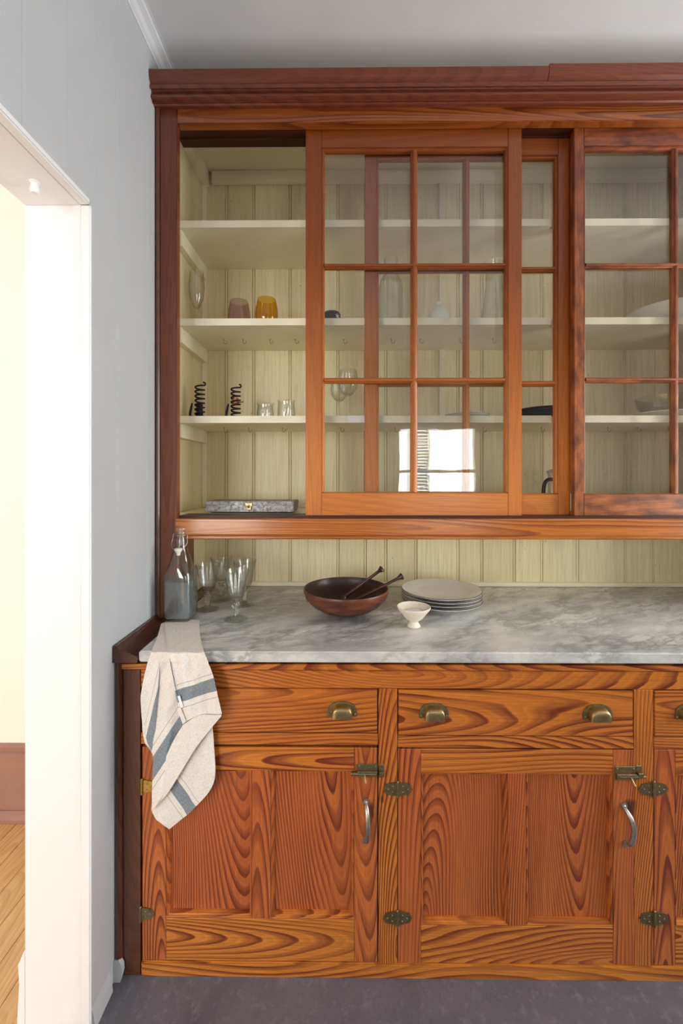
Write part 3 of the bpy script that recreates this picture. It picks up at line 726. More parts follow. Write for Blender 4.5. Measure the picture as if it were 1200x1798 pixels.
# dark ledge moulding at the left of the marble
bm = BM(); xl = XW+0.001; xe = xm0-0.001
pr = [(xl, ZC-0.030), (xl, ZC+0.008), (xl+0.005, ZC+0.016), (xl+0.012, ZC+0.016), (xl+0.016, ZC+0.008), (xl+0.024, ZC+0.005), (xe-0.016, ZC-0.006), (xe-0.003, ZC-0.012), (xe, ZC-0.018), (xe, ZC-0.030)]
prism(bm, [Vector((x, YC-0.004, z)) for x, z in pr], (0, YF-0.012-YC+0.004, 0)); obj('ledge_moulding', bm, M['dark_y'], BC)
bm = BM(); prism(bm, [Vector((xl, YF-0.010, z1166+0.0015)), Vector((xl, YB-0.02, z1166+0.0015)), Vector((xe, YB-0.02, z1166+0.0015)), Vector((xe, YF-0.010, z1166+0.0015))], (0, 0, 0.028)); obj('ledge_filler', bm, M['dark_y'], BC)
fr = lambda name, a, b, c, d, m, Y=YD, th=0.022, bev=0.001: fbox(name, a, b, c, d, Y, th, M[m], BC, bev)
# left return: quarter round and dark filler board
bm = BM(); xq0 = XW+0.001; xq1 = PX(216, YD)
qr = [(xq0, YD+0.02)] + [(xq0+ (xq1-xq0)*(0.5-0.5*math.cos(a)), YD-0.012*math.sin(a)-0.002) for a in [k*PI/8 for k in range(0, 9)]] + [(xq1, YD+0.02)]
prism(bm, [Vector((x, y, 0.001)) for x, y in qr], (0, 0, z1166-0.002)); obj('corner_round', bm, M['dark_z'], BC, True, auto=50)
fr('filler_board', 216.5, 1177.5, 246.5, 1716, 'dark_z')
zb_ = 1716
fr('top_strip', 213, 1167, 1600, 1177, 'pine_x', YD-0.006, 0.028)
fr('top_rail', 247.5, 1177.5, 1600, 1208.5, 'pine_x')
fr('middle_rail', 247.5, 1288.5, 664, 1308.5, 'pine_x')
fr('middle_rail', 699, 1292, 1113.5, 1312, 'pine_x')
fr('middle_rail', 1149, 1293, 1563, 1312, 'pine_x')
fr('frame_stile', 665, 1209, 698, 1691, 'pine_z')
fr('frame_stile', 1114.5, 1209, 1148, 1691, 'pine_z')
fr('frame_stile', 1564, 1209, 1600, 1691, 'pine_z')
bm = BM(); 
fbox('base_rail', 247.5, 1692, 1600, 1719, YD-0.001, 0.03, M['pine_x'], BC, 0.003)
for n_, a, b in (('end_panel', XR-0.002, XR+0.018),):
    box(n_, a, b, YD+0.023, YB, 0.002, z1166, M['pinered_z'], BC)
box('carcass', XW+0.002, XR-0.004, YD+0.024, YB, 0.002, z1166-0.001, M['darkvoid'], BC, 0)

# cup pull -------------------------------------------------
def cup_pull(px, py, parent):
    c = P(px, py, YD-0.0005); bm = BM()
    a, b, h = 0.0285, 0.023, 0.032
    NU, NV = 18, 8; g = []
    sp = lambda v, e: math.copysign(abs(v)**e, v)
    for i in range(NU+1):
        u = PI*i/NU; row = []
        for j in range(NV+1):
            v = (PI/2)*j/NV
            x = a*sp(math.cos(u), 0.55); zz = h*sp(math.sin(u), 0.6)
            k = sp(math.cos(v), 0.55)
            row.append(bm.verts.new((c.x + x*(0.80+0.20*k) if j < NV else c.x+x*0.80*0.6, c.y - b*sp(math.sin(v), 0.8), c.z-0.015 + zz*(0.55+0.45*k) if j < NV else c.z-0.015+zz*0.5)))
        g.append(row)
    for i in range(NU):
        for j in range(NV): bm.faces.new((g[i][j], g[i+1][j], g[i+1][j+1], g[i][j+1]))
    # close the front nose down to the open lip
    bm.faces.new([g[i][NV] for i in range(NU+1)])
    o = obj('cup_pull', bm, M['brass'], parent, True, auto=60)
    # arched back plate with screw ears
    bm = BM(); pts = []
    for i in range(25):
        u = PI*i/24
        pts.append(Vector((c.x+0.041*math.copysign(abs(math.cos(u))**0.75, math.cos(u)), c.y+0.0003, c.z-0.017+0.040*math.sin(u)**0.7)))
    pts += [Vector((c.x-0.034, c.y+0.0003, c.z-0.020)), Vector((c.x-0.028, c.y+0.0003, c.z-0.012)), Vector((c.x+0.028, c.y+0.0003, c.z-0.012)), Vector((c.x+0.034, c.y+0.0003, c.z-0.020))]
    prism(bm, pts, (0, -0.0022, 0))
    for sx in (-1, 1):
        q = bmesh.ops.create_uvsphere(bm, u_segments=10, v_segments=6, radius=0.0035)
        bmesh.ops.translate(bm, verts=q['verts'], vec=(c.x+sx*0.0345, c.y-0.002, c.z-0.011))
    obj('pull_plate', bm, M['bronze'], parent)
def drawer(px0, py0, px1, py1, pulls, mat):
    xa, xb = PX(px0, YD), PX(px1, YD)
    e = empty('drawer', ((xa+xb)/2, YD, PZ(py1, YD))); e.parent = BC; e.location = WPOS[e.name]-WPOS[BC.name]
    fbox('drawer_front', px0, py0, px1, py1, YD+0.0005, 0.021, M[mat], e, 0.0015)
    for (x, y) in pulls: cup_pull(x, y, e)
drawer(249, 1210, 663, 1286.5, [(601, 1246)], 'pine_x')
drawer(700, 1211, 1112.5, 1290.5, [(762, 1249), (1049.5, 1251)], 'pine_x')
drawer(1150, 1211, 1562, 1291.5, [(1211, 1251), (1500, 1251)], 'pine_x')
# little pale paint marks at drawer corners
# hinge ----------------------------------------------------
def butterfly(px, py, parent, mat, half=None, k=1.0, Y=None):
    c = P(px, py, (Y or YD)-0.0005); bm = BM()
    wg, hg = 0.0405*k, 0.0185*k
    def lobe(s):
        pts = []
        for i in range(17):
            u = -PI/2+PI*i/16
            r = 1+0.045*math.cos(8*u)
            pts.append(Vector((c.x+s*(0.005+ (wg-0.005)*max(0.0, math.cos(u))**0.72*r*0.95), c.y, c.z+hg*math.copysign(abs(math.sin(u))**1.0, math.sin(u))*r*0.95)))
        pts.append(Vector((c.x+s*0.003, c.y, c.z+hg*0.85))); pts.append(Vector((c.x+s*0.003, c.y, c.z-hg*0.85)))
        prism(bm, pts, (0, -0.0022, 0))
        for (a, b) in ((0.014, 0.008), (0.014, -0.008), (0.027, 0.0)):
            q = bmesh.ops.create_uvsphere(bm, u_segments=8, v_segments=5, radius=0.0026)
            bmesh.ops.translate(bm, verts=q['verts'], vec=(c.x+s*a*k, c.y-0.0018, c.z+b*k))
    if half != 'r': lobe(-1)
    if half != 'l': lobe(1)
    kz = hg*1.12
    tube(bm, [(c.x, c.y-0.003, c.z-kz), (c.x, c.y-0.003, c.z+kz)], 0.0036, 10)
    for t in (-0.6, 0, 0.6):
        tube(bm, [(c.x, c.y-0.003, c.z+t*kz-0.0006), (c.x, c.y-0.003, c.z+t*kz+0.0006)], 0.0041, 10)
    for t in (-1, 1):
        q = bmesh.ops.create_uvsphere(bm, u_segments=8, v_segments=6, radius=0.0038)
        bmesh.ops.translate(bm, verts=q['verts'], vec=(c.x, c.y-0.003, c.z+t*kz))
    return obj('hinge', bm, M[mat], parent)
def bow_handle(px, py0, py1, parent, lean=0.0, mat='nickel', big=1.0):
    a = P(px, py0, YD-0.0005); b = P(px+lean*2, py1, YD-0.0005); bm = BM()
    for q, r in ((a, 0.0088), (b, 0.0092)):
        pts = [Vector((q.x+r*math.cos(2*PI*i/14), q.y+0.0002, q.z+r*math.sin(2*PI*i/14))) for i in range(14)]
        prism(bm, pts, (0, -0.003, 0))
        s = bmesh.ops.create_uvsphere(bm, u_segments=8, v_segments=6, radius=0.0042)
        bmesh.ops.translate(bm, verts=s['verts'], vec=(q.x, q.y-0.003, q.z))
    L = a.z-b.z
    path = cat_rom([a+Vector((0, -0.002, -0.004)), a+Vector((0.0015+lean*.001, -0.012, -0.012)), a.lerp(b, 0.30)+Vector((0.003+lean*.0035, -0.020, 0)), a.lerp(b, 0.6)+Vector((0.0035+lean*.004, -0.021, 0)), b+Vector((0.003, -0.016, 0.014)), b+Vector((0, -0.002, 0.003))], 6)
    n = len(path); rr = [0.0042+0.0032*math.sin(PI*i/(n-1))*(0.8+0.5*i/(n-1)) for i in range(n)]
    tube(bm, path, rr, 10)
    return obj('bow_handle', bm, M[mat], parent, True, auto=50)
def slide_latch(px, py, parent, kx=1):
    """surface bolt: case on the door, keeper on the stile; px,py = centre of the case"""
    Y = YD-0.0005; c = P(px, py, Y)
    bm = BM()
    w2, h2 = 0.0285, 0.0185
    abox(bm, c.x-w2, c.x+w2, c.y-0.0022, c.y, c.z-h2, c.z+h2)
    # barrel
    abox(bm, c.x-w2*0.97, c.x+w2*0.97, c.y-0.010, c.y-0.0022, c.z-0.0125, c.z+0.0015)
    for sx in (-1, 1):
        for sz in (-1, 1):
            q = bmesh.ops.create_uvsphere(bm, u_segments=8, v_segments=5, radius=0.003)
            bmesh.ops.translate(bm, verts=q['verts'], vec=(c.x+sx*(w2-0.006), c.y-0.002, c.z+(0.0125 if sz > 0 else -0.0155)))
    obj('latch_plate', bm, M['bronze'], parent, bev=0.001, bseg=1)
    bm = BM()
    x0, x1 = (c.x-w2-0.017, c.x+w2-0.006) if kx > 0 else (c.x-w2+0.006, c.x+w2+0.024)
    tube(bm, [(x0, c.y-0.0065, c.z-0.006), (x1, c.y-0.0065, c.z-0.006)], 0.0042, 10)
    kb = c.x-0.008 if kx > 0 else c.x+0.010
    tube(bm, [(kb, c.y-0.010, c.z-0.007), (kb+0.001, c.y-0.018, c.z-0.015), (kb+0.002, c.y-0.020, c.z-0.021)], [0.0025, 0.003, 0.0042], 8)
    obj('latch_bolt', bm, M['bronze'], parent, True, auto=50)
    return c
def keeper(px, py):
    c = P(px, py, YD-0.0005); bm = BM()
    abox(bm, c.x-0.0075, c.x+0.0075, c.y-0.002, c.y, c.z-0.0175, c.z+0.0175)
    abox(bm, c.x-0.0068, c.x+0.0068, c.y-0.011, c.y-0.002, c.z-0.012, c.z+0.002)
    return obj('keeper', bm, M['bronze'], BC, bev=0.001, bseg=1)

def door(px, rows, mats, Y=YD+0.0005, extra=0):
    """px: outer l, panel1 l, panel1 r, panel2 l, panel2 r, outer r ; rows: top, panel top, panel bottom, bottom rail bottom"""
    th = 0.021
    xo0, a0, a1, b0, b1, xo1 = (PX(p, Y) for p in px)
    zt, p1, p0, zb = (PZ(p, Y) for p in rows)
    e = empty('door', ((xo0+xo1)/2, Y, zb)); e.parent = BC; e.location = WPOS[e.name]-WPOS[BC.name]
    g = 0.0004
    m = 0.0088
    box('stile', xo0, a0-m, Y, Y+th, zb, zt, mats[0], e, 0.001)
    box('stile', b1+m, xo1, Y, Y+th, zb-extra, zt, mats[0], e, 0.001)
    box('rail', a0-m+g, b1+m-g, Y+0.0003, Y+th, p1+m*0.6, zt, mats[1], e, 0.001)
    box('rail', a0-m+g, b1+m-g, Y+0.0003, Y+th, zb, p0-m-0.002, mats[1], e, 0.001)
    box('mullion', a1+m, b0-m, Y+0.0002, Y+th, p0-m-0.0018, p1+m*0.6-0.0002, mats[0], e, 0.001)
    for (x0, x1) in ((a0, a1), (b0, b1)):
        box('panel', x0-0.002, x1+0.002, Y+0.0165, Y+0.0205, p0-0.002, p1+0.002, mats[2], e, 0)
        stick = [(0, 0.0030), (0.0012, 0.0030), (0.0020, 0.0006), (0.0042, 0.0012), (0.0050, 0.0045), (0.0072, 0.0055), (0.0084, 0.0110), (0.0090, 0.0164), (0, 0.0164)]
        def run(p, inw, along, k=1.0, mm=mats[0]):
            bm = BM(); prism(bm, [Vector(p)+Vector(inw)*(a_*k)+Vector((0, d, 0)) for a_, d in stick], along); obj('sticking', bm, mm, e)
        run((x0-m, Y, p0-m*0.6), (1, 0, 0), (0, 0, p1-p0+m*1.1)); run((x1+m, Y, p0-m*0.6), (-1, 0, 0), (0, 0, p1-p0+m*1.1))
        run((x0-m, Y, p1+m*0.6), (0, 0, -1), (x1-x0+2*m, 0, 0), 0.6, mats[1]); run((x0-m, Y, p0-m-0.002), (0, 0, 1), (x1-x0+2*m, 0, 0), 1.2, mats[1])
    return e
W = (M['pinered_z'], M['pine_x'], M['pinered_z'])
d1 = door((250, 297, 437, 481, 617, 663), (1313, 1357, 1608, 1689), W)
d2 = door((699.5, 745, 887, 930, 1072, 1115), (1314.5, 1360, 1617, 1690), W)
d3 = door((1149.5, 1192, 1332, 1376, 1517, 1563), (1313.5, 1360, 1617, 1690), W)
butterfly(250, 1380, d1, 'hingebrass', 'r', 0.95); butterfly(247.5, 1604, d1, 'bronze', 'r', 0.95)
butterfly(699, 1385, d2, 'bronze'); butterfly(698, 1611, d2, 'bronze')
butterfly(1147.5, 1385, d3, 'bronze'); butterfly(1148.5, 1612, d3, 'bronze')
bow_handle(643, 1407, 1475, d1, 0.0); bow_handle(1096, 1414, 1481, d2, 1.6)
slide_latch(645, 1352, d1, 1); keeper(670, 1353)
slide_latch(1098, 1357, d2, -1); keeper(1122, 1355)

# ------------------------------------------------------------------ things on the worktop
def onc(px, py): # ground point of the worktop under a pixel
    Y = 0.48*F/(py-HOR); q = P(px, py, Y); return Vector((q.x, q.y, ZC))
# wooden bowl
c = Vector((PX(608, 1.44), 1.44, ZC+0.0005)); R0 = 0.1495
bowl = empty('wooden_bowl', c, 'large dark mottled wooden salad bowl on the marble left of the plate stack', 'bowl')
bm = BM()
lathe(bm, [(0, 0.0), (0.052, 0.0), (0.060, 0.003), (0.090, 0.014), (0.120, 0.032), (0.141, 0.055), (0.1485, 0.074), (0.1495, 0.083), (0.1485, 0.087), (0.1455, 0.0875)], c, 64)
lathe(bm, [(0.1455, 0.0875), (0.1435, 0.085), (0.1425, 0.075), (0.134, 0.056), (0.112, 0.035), (0.082, 0.020), (0.05, 0.011), (0, 0.009)], c, 64, midx=1)
bmesh.ops.remove_doubles(bm, verts=bm.verts[:], dist=0.0001)
obj('bowl_body', bm, [M['walnut'], M['walnut_in']], bowl, True, auto=60)
def server(lbl, tip, end, rot):
    t, e_ = Vector(tip), Vector(end); d = (e_-t); L = d.length; d.normalize()
    bm = BM()
    path = [t+d*(L*k) for k in (0.22, 0.4, 0.6, 0.8, 0.93, 0.96, 0.975, 0.985, 1.0, 1.012, 1.02)]
    rr = [0.0062, 0.0056, 0.0052, 0.0050, 0.0052, 0.0085, 0.0092, 0.0108, 0.0125, 0.0105, 0.003]
    s = empty('salad_server', t, lbl, 'salad server', 'salad servers in the wooden bowl')
    tube(bm, path, rr, 12); obj('handle', bm, M['server'], s, True, auto=60)
    # flat shallow blade
    side = d.cross(Vector((0, 0, 1))).normalized(); side = (side*math.cos(rot)+d.cross(side)*math.sin(rot)); up = side.cross(d)
    bm = BM(); pts = []
    for i in range(21):
        u = i/20; wv = 0.021*math.sin(PI*min(1, (u*0.93+0.07)))**0.55 if u < .9 else 0.0
        pts.append((u, 0.019*math.sqrt(max(0, 1-((u-0.38)/0.42)**2)) if abs((u-0.38)/0.42) < 1 else 0.0058))
    A = [t+d*(L*0.27*u)+side*w_ for u, w_ in pts]; B = [t+d*(L*0.27*u)-side*w_ for u, w_ in pts]
    prism(bm, [p-up*0.0022 for p in A]+[p-up*0.0022 for p in B[::-1]], up*0.0044)
    obj('blade', bm, M['server'], s)
e1 = P(671, 999, 1.42); e2 = P(706, 1012, 1.44)
server('salad server with the higher knob, further left', (c.x-0.035, 1.455, ZC+0.026), e1, 0.3)
server('salad server with the lower knob, reaching further right', (c.x-0.02, 1.40, ZC+0.027), e2, -0.2)
# plates
for k in range(4):
    zz = ZC+0.0005+0.0118*k; cx, cy = PX(775, 1.535)+(0.0012, -0.0012, 0.0008, 0)[k], 1.535
    lab = ['bottom plate', 'second plate up', 'third plate up, just under the top one', 'top plate, its whole face showing'][k]+' of the blue-rimmed white stack'
    pl = empty('dinner_plate', (cx, cy, zz), lab, 'plate', 'blue-rimmed white dinner plates stacked on the marble')
    bm = BM(); Rr = 0.147
    lathe(bm, [(0, 0.002), (0.082, 0.002), (0.084, 0.0), (0.088, 0.0), (0.090, 0.004), (0.104, 0.009), (Rr-0.006, 0.0185), (Rr-0.0005, 0.0205), (Rr, 0.0225)], (cx, cy, zz), 72)
    lathe(bm, [(Rr-0.0028, 0.0238), (Rr-0.012, 0.0212), (0.108, 0.0145), (0.098, 0.0105), (0.090, 0.0075), (0, 0.0068)], (cx, cy, zz), 72)
    obj('plate_body', bm, M['china'], pl, True, auto=60)
    bm = BM(); lathe(bm, [(Rr, 0.0225), (Rr-0.0006, 0.0236), (Rr-0.0028, 0.0238)], (cx, cy, zz), 72)
    obj('rim_band', bm, M['navy'], pl, True)
# salt cup
c = Vector((PX(727, 1.305), 1.305, ZC+0.0005))
sc_ = empty('salt_cup', c, 'small footed cream stoneware cup of salt in front of the plates', 'cup')
bm = BM(); lathe(bm, [(0, 0.0), (0.020, 0.0), (0.0212, 0.002), (0.0195, 0.006), (0.0135, 0.014), (0.0140, 0.018), (0.024, 0.025), (0.030, 0.030), (0.0345, 0.037), (0.046, 0.051), (0.0525, 0.060), (0.0530, 0.063), (0.0515, 0.0645), (0.0490, 0.0625), (0.041, 0.052), (0.030, 0.039), (0.0, 0.034)], c, 48)
obj('cup_body', bm, M['stone'], sc_, True, auto=50)
bm = BM(); r = random.Random(4)
lathe(bm, [(0.0345, 0.0445), (0.030, 0.048), (0.02, 0.0515), (0.010, 0.0535), (0, 0.0535)], c, 28, facet=lambda a, rr, z: rr*(1+0.03*math.sin(5*a)))
for v in bm.verts: v.co.z += r.uniform(-0.0007, 0.0012)
obj('salt', bm, M['salt'], sc_, True)
# swing-top bottle of water
cb = onc(318, 1088); cb.z = ZC+0.0045
bt = empty('water_bottle', cb, 'square clear glass swing-top water bottle standing on the towel', 'bottle')
def pwb(z): return 2+5.5*max(0.0, min(1.0, (0.175-z)/0.05)) if z < 0.175 else 2.0
S = 1.0
outer = [(0, 0.002), (0.030, 0.0), (0.040, 0.001), (0.0435, 0.006), (0.0445, 0.015), (0.0445, 0.14), (0.0435, 0.158), (0.040, 0.175), (0.033, 0.198), (0.0255, 0.220), (0.0195, 0.238), (0.0172, 0.252), (0.0168, 0.268), (0.0165, 0.2685), (0.0185, 0.272), (0.0185, 0.280), (0.0160, 0.283), (0.0158, 0.291), (0.0178, 0.294), (0.0178, 0.301), (0.0160, 0.303)]
inner = [(0.0115, 0.303), (0.0120, 0.28), (0.0135, 0.252), (0.0165, 0.237), (0.0228, 0.220), (0.0305, 0.198), (0.0375, 0.175), (0.041, 0.158), (0.042, 0.14), (0.042, 0.015), (0.040, 0.009), (0, 0.008)]
bm = BM(); lathe(bm, outer+inner, cb, 48, pw=pwb); obj('bottle_glass', bm, M['bottleglass'], bt, True, auto=70)
bm = BM(); wl_ = 0.128
lathe(bm, [(0, 0.0090), (0.0395, 0.0098), (0.0412, 0.016), (0.0412, wl_), (0, wl_)], cb, 48, pw=pwb); obj('water', bm, M['water'], bt, True, auto=40)
bm = BM(); nz = cb.z+0.277
ring = [(cb.x+0.0188*math.cos(a), cb.y+0.0188*math.sin(a), nz) for a in [2*PI*k/24 for k in range(25)]]
tube(bm, ring, 0.0010, 6)
for sx in (-1, 1):
    tube(bm, cat_rom([(cb.x+sx*0.0188, cb.y, nz), (cb.x+sx*0.0235, cb.y-0.004, nz+0.004), (cb.x+sx*0.0240, cb.y-0.008, nz-0.010), (cb.x+sx*0.0255, cb.y-0.014, nz-0.026), (cb.x+sx*0.018, cb.y-0.026, nz-0.040), (cb.x+0.004+sx*0.010, cb.y-0.030, nz-0.044)], 5), 0.0010, 6)
tube(bm, [(cb.x-0.010, cb.y-0.030, nz-0.044), (cb.x+0.014, cb.y-0.030, nz-0.044)], 0.0010, 6)
obj('wire_bail', bm, M['steel'], bt, True)
bm = BM(); sc0 = Vector((cb.x+0.004, cb.y-0.031, nz-0.054))
lathe(bm, [(0, -0.009), (0.0055, -0.008), (0.006, -0.002), (0.0085, 0.003), (0.0125, 0.009), (0.0125, 0.0135), (0.0095, 0.0155), (0, 0.0155)], sc0, 24)
obj('stopper', bm, M['stopper'], bt, True, auto=50)
# goblets
def goblet_mesh(c):
    k = 0.98
    prof = [(0, 0.0), (0.039, 0.0), (0.040, 0.0012), (0.036, 0.003), (0.020, 0.0065), (0.012, 0.010), (0.0088, 0.015), (0.0098, 0.020), (0.0088, 0.024), (0.0105, 0.029), (0.0092, 0.033), (0.0098, 0.038), (0.0165, 0.045), (0.0168, 0.048), (0.0095, 0.055), (0.0088, 0.060), (0.0130, 0.064),
            (0.0195, 0.069), (0.0250, 0.075), (0.0285, 0.086), (0.0325, 0.110), (0.0370, 0.136), (0.0415, 0.158), (0.0436, 0.1665), (0.0430, 0.1678),
            (0.0420, 0.1665), (0.0395, 0.157), (0.0350, 0.136), (0.0305, 0.110), (0.0262, 0.090), (0.022, 0.080), (0.015, 0.0755), (0, 0.073)]
    prof = [(a*k, b*k) for a, b in prof]
    def fc(a, r, z):
        if 0.015 < z < 0.062: return r*(1+0.10*math.cos(6*a))
        if 0.066 < z < 0.14 and r > 0.02:
            s = PI/5; t = ((a+s/2) % s)-s/2
            f = math.cos(s/2)/math.cos(t)
            w_ = 1.0 if z < 0.12 else (0.14-z)/0.02
            return r*(1-w_*0.75*(1-f))
        return r
    bm = BM(); lathe(bm, prof[:5], c, 60, facet=fc, midx=0); lathe(bm, prof[4:17], c, 60, facet=fc, midx=1); lathe(bm, prof[16:], c, 60, facet=fc); bmesh.ops.remove_doubles(bm, verts=bm.verts[:], dist=0.00005); return bm
gpos = [(415, 1088, 'clear goblet standing nearest, in front of the other goblets'), (365, 1071, 'clear goblet on the left, close beside the water bottle'), (389, 1053, 'clear goblet furthest back, partly hidden behind the left one'), (430, 1062, 'clear goblet on the right, behind the nearest one')]
for i, (gx, gy, lb) in enumerate(gpos):
    c = onc(gx, gy); c.z += 0.0005
    if i == 0:
        g0 = obj('goblet', goblet_mesh(c), [M['glass'], M['stemglass']], None, True, origin=c, auto=35)
        tag(g0, lb, 'goblet', 'clear goblets beside the water bottle')
    else:
        g = g0.copy(); COL.objects.link(g); g.location = c; g['label'] = lb; g.rotation_euler.z = i*0.4

# ------------------------------------------------------------------ linen towel
tw = empty('linen_towel', (PX(318, YC), YC+0.05, ZC), 'natural linen towel with blue-grey stripes hanging over the marble edge', 'towel')
def resample(pts, n):
    pts = [Vector((p[0], p[1], p[2] if len(p) > 2 else 0)) for p in pts]
    pts = cat_rom(pts, 6)
    L = [0]
    for a, b in zip(pts[:-1], pts[1:]): L.append(L[-1]+(b-a).length)
    out = []; j = 0
    for i in range(n+1):
        t = L[-1]*i/n
        while j < len(L)-2 and L[j+1] < t: j += 1
        k = (t-L[j])/max(1e-9, L[j+1]-L[j]); out.append(pts[j].lerp(pts[j+1], min(1, max(0, k))))
    return out
def cloth_patch(bm, lay, top, bottom, left, right, NU, NV, yfun, sfun, th=0.0016):
    T, B_, Lf, Rt = resample(top, NU), resample(bottom, NU), resample(left, NV), resample(right, NV)
    front = []; 
    for j in range(NV+1):
        v = j/NV; row = []
        for i in range(NU+1):
            u = i/NU
            p = (T[i]*(1-v)+B_[i]*v) + (Lf[j]*(1-u)+Rt[j]*u) - (T[0]*(1-u)*(1-v)+T[NU]*u*(1-v)+B_[0]*(1-u)*v+B_[NU]*u*v)
            w3 = yfun(p.x, p.y, u, v)
            if w3.z < ZC-0.02:
                nz_ = mnoise.noise(Vector((p.x*0.045+p.y*0.010, p.y*0.010, 3.1)))*0.0075+mnoise.noise(Vector((p.x*0.09+p.y*0.04, p.y*0.06, 7.7)))*0.0022
                w3.y -= max(-0.0015, nz_)
            row.append((w3, sfun(p.x, p.y, u, v)))
        front.append(row)
    V = [[bm.verts.new(q[0]) for q in r] for r in front]; Bk = [[bm.verts.new(q[0]+(Vector((0, th, 0)) if q[0].z < ZC-0.004 else Vector((0, th*0.3, -th*0.9)))) for q in r] for r in front]
    for R_ in (V, Bk):
        for j, r in enumerate(R_):
            for i, v in enumerate(r): v[lay] = front[j][i][1]
    for j in range(NV):
        for i in range(NU):
            bm.faces.new((V[j][i], V[j][i+1], V[j+1][i+1], V[j+1][i])); bm.faces.new((Bk[j][i], Bk[j+1][i], Bk[j+1][i+1], Bk[j][i+1]))
    for j in range(NV):
        bm.faces.new((V[j][0], V[j+1][0], Bk[j+1][0], Bk[j][0])); bm.faces.new((V[j][NU], Bk[j][NU], Bk[j+1][NU], V[j+1][NU]))
    for i in range(NU):
        bm.faces.new((V[0][i], Bk[0][i], Bk[0][i+1], V[0][i+1])); bm.faces.new((V[NV][i], V[NV][i+1], Bk[NV][i+1], Bk[NV][i]))
bm = BM(); lay = bm.verts.layers.float.new('stripe')
def band(x0, y0, x1, y1, wpx, rev=False):
    """stripe coordinate: 0.5 on the line, 1.0 = wpx further on its lower side"""
    dx, dy = x1-x0, y1-y0; L = math.hypot(dx, dy)
    def f(x, y): 
        d = (-(y0-y)*dx + (x0-x)*dy)/L
        return max(0.0, min(1.0, 0.48 + (d/wpx)*(-1 if rev else 1)))
    return f
def hang(y_off, ripple):
    def f(px, py, u, v):
        Y = YC-0.004-y_off-ripple(px, py, u, v)
        # near the marble edge ease the cloth up over the edge and back onto the top
        if py < 1152:
            k = (1152-py)/60.0
            zt = ZC+0.0022+(0.0020 if y_off > 0.007 else 0.0)
            Yt = (H-zt)*F/(max(py, 1072)-HOR)
            e = min(1.0, k/0.22); e = e*e*(3-2*e)
            Yy = Y*(1-e)+Yt*e
            q = P(px, py, max(Yy, Y)); 
            if e > 0.25: q.z = max(q.z, zt)
            return q
        return P(px, py, Y)
    return f
# rear layer (bottom tail)
s3 = band(300, 1372, 340, 1428, 90)
cloth_patch(bm, lay, [(300, 1300), (330, 1290), (372, 1262)], [(267, 1424), (275, 1440), (297, 1457)], [(300, 1300), (280, 1360), (267, 1424)], [(372, 1262), (376, 1310), (378, 1362), (366, 1392), (335, 1425), (297, 1457)], 30, 30,
            lambda px, py, u, v: P(px, py, YC-0.000-0.006*math.sin(PI*u)*v-0.002*math.sin(px*0.12+py*0.06)), lambda x, y, u, v: s3(x, y))
# middle layer, diagonal hem
s2 = band(270, 1347, 322, 1268, 96, True)
s2b = band(262, 1305, 276, 1245, 62, True)
def str2(x, y, u, v):
    return s2(x, y)
cloth_patch(bm, lay, [(283, 1096), (300, 1090), (330, 1088), (350, 1090)], [(266, 1424), (285, 1398), (330, 1318), (386, 1258)], [(283, 1096), (276, 1120), (262, 1155), (250, 1205), (247, 1240), (254, 1298), (268, 1324), (267, 1370), (266, 1424)], [(350, 1090), (353, 1130), (366, 1170), (378, 1210), (386, 1258)], 80, 120,
            hang(0.006, lambda px, py, u, v: 0.005*math.sin(u*9+1.2)*min(1, v*2) + 0.011*math.exp(-((px-300-(py-1200)*-0.10)/16)**2)*min(1, v*1.6)), str2)
cloth_patch(bm, lay, [(262, 1155), (282, 1155)], [(267, 1323), (270.5, 1323)], [(262, 1155), (250, 1205), (247, 1240), (254, 1298), (267, 1323)], [(282, 1155), (278, 1200), (275, 1250), (270.5, 1323)], 14, 40,
            hang(0.0085, lambda px, py, u, v: 0.005*math.sin(u*PI*0.8)-0.007*max(0.0, 1-v/0.30)), lambda x, y, u, v: s2b(x, y))
# turned-back fold along the diagonal hem (hem facing forward)
s4 = lambda x, y: 0.0
cloth_patch(bm, lay, [(322, 1272), (350, 1256), (389, 1254)], [(267, 1426), (285, 1404), (312, 1368), (389, 1256)][:1]+[(283, 1406), (300, 1385), (345, 1312), (389, 1257)], [(322, 1272), (300, 1310), (280, 1365), (267, 1426)], [(389, 1254), (389, 1255.5), (389, 1257)], 30, 30,
            lambda px, py, u, v: P(px, py, YC-0.019-0.004*math.sin(PI*u)), lambda x, y, u, v: 0.0)
# front layer with the horizontal band
s1 = band(308, 1224, 380, 1201, 94)
cloth_patch(bm, lay, [(289, 1098), (305, 1091), (330, 1089), (349, 1093)], [(321, 1271), (335, 1262), (352, 1255), (372, 1252), (390, 1253)], [(289, 1098), (293, 1125), (300, 1165), (308, 1215), (321, 1271)], [(349, 1093), (354, 1130), (369, 1172), (381, 1212), (390, 1253)], 36, 60,
            hang(0.016, lambda px, py, u, v: 0.004*math.sin(u*7+0.5)*min(1, v*2)+0.002*math.sin(u*17+v*5)), lambda x, y, u, v: s1(x, y))
obj('towel_cloth', bm, M['towel'], tw, True, auto=60)
bm = BM(); prism(bm, [P(312, 1222, YC-0.028), P(316, 1221, YC-0.028), P(322, 1241, YC-0.028), P(318, 1243, YC-0.028)], (0, -0.001, 0)); obj('care_tag', bm, M['white'], tw)
bm = BM(); prism(bm, [P(311, 1244, YC-0.028), P(317, 1242, YC-0.028), P(327, 1266, YC-0.028), P(321, 1270, YC-0.028)], (0, -0.001, 0)); obj('hanging_loop', bm, M['towel'], tw)
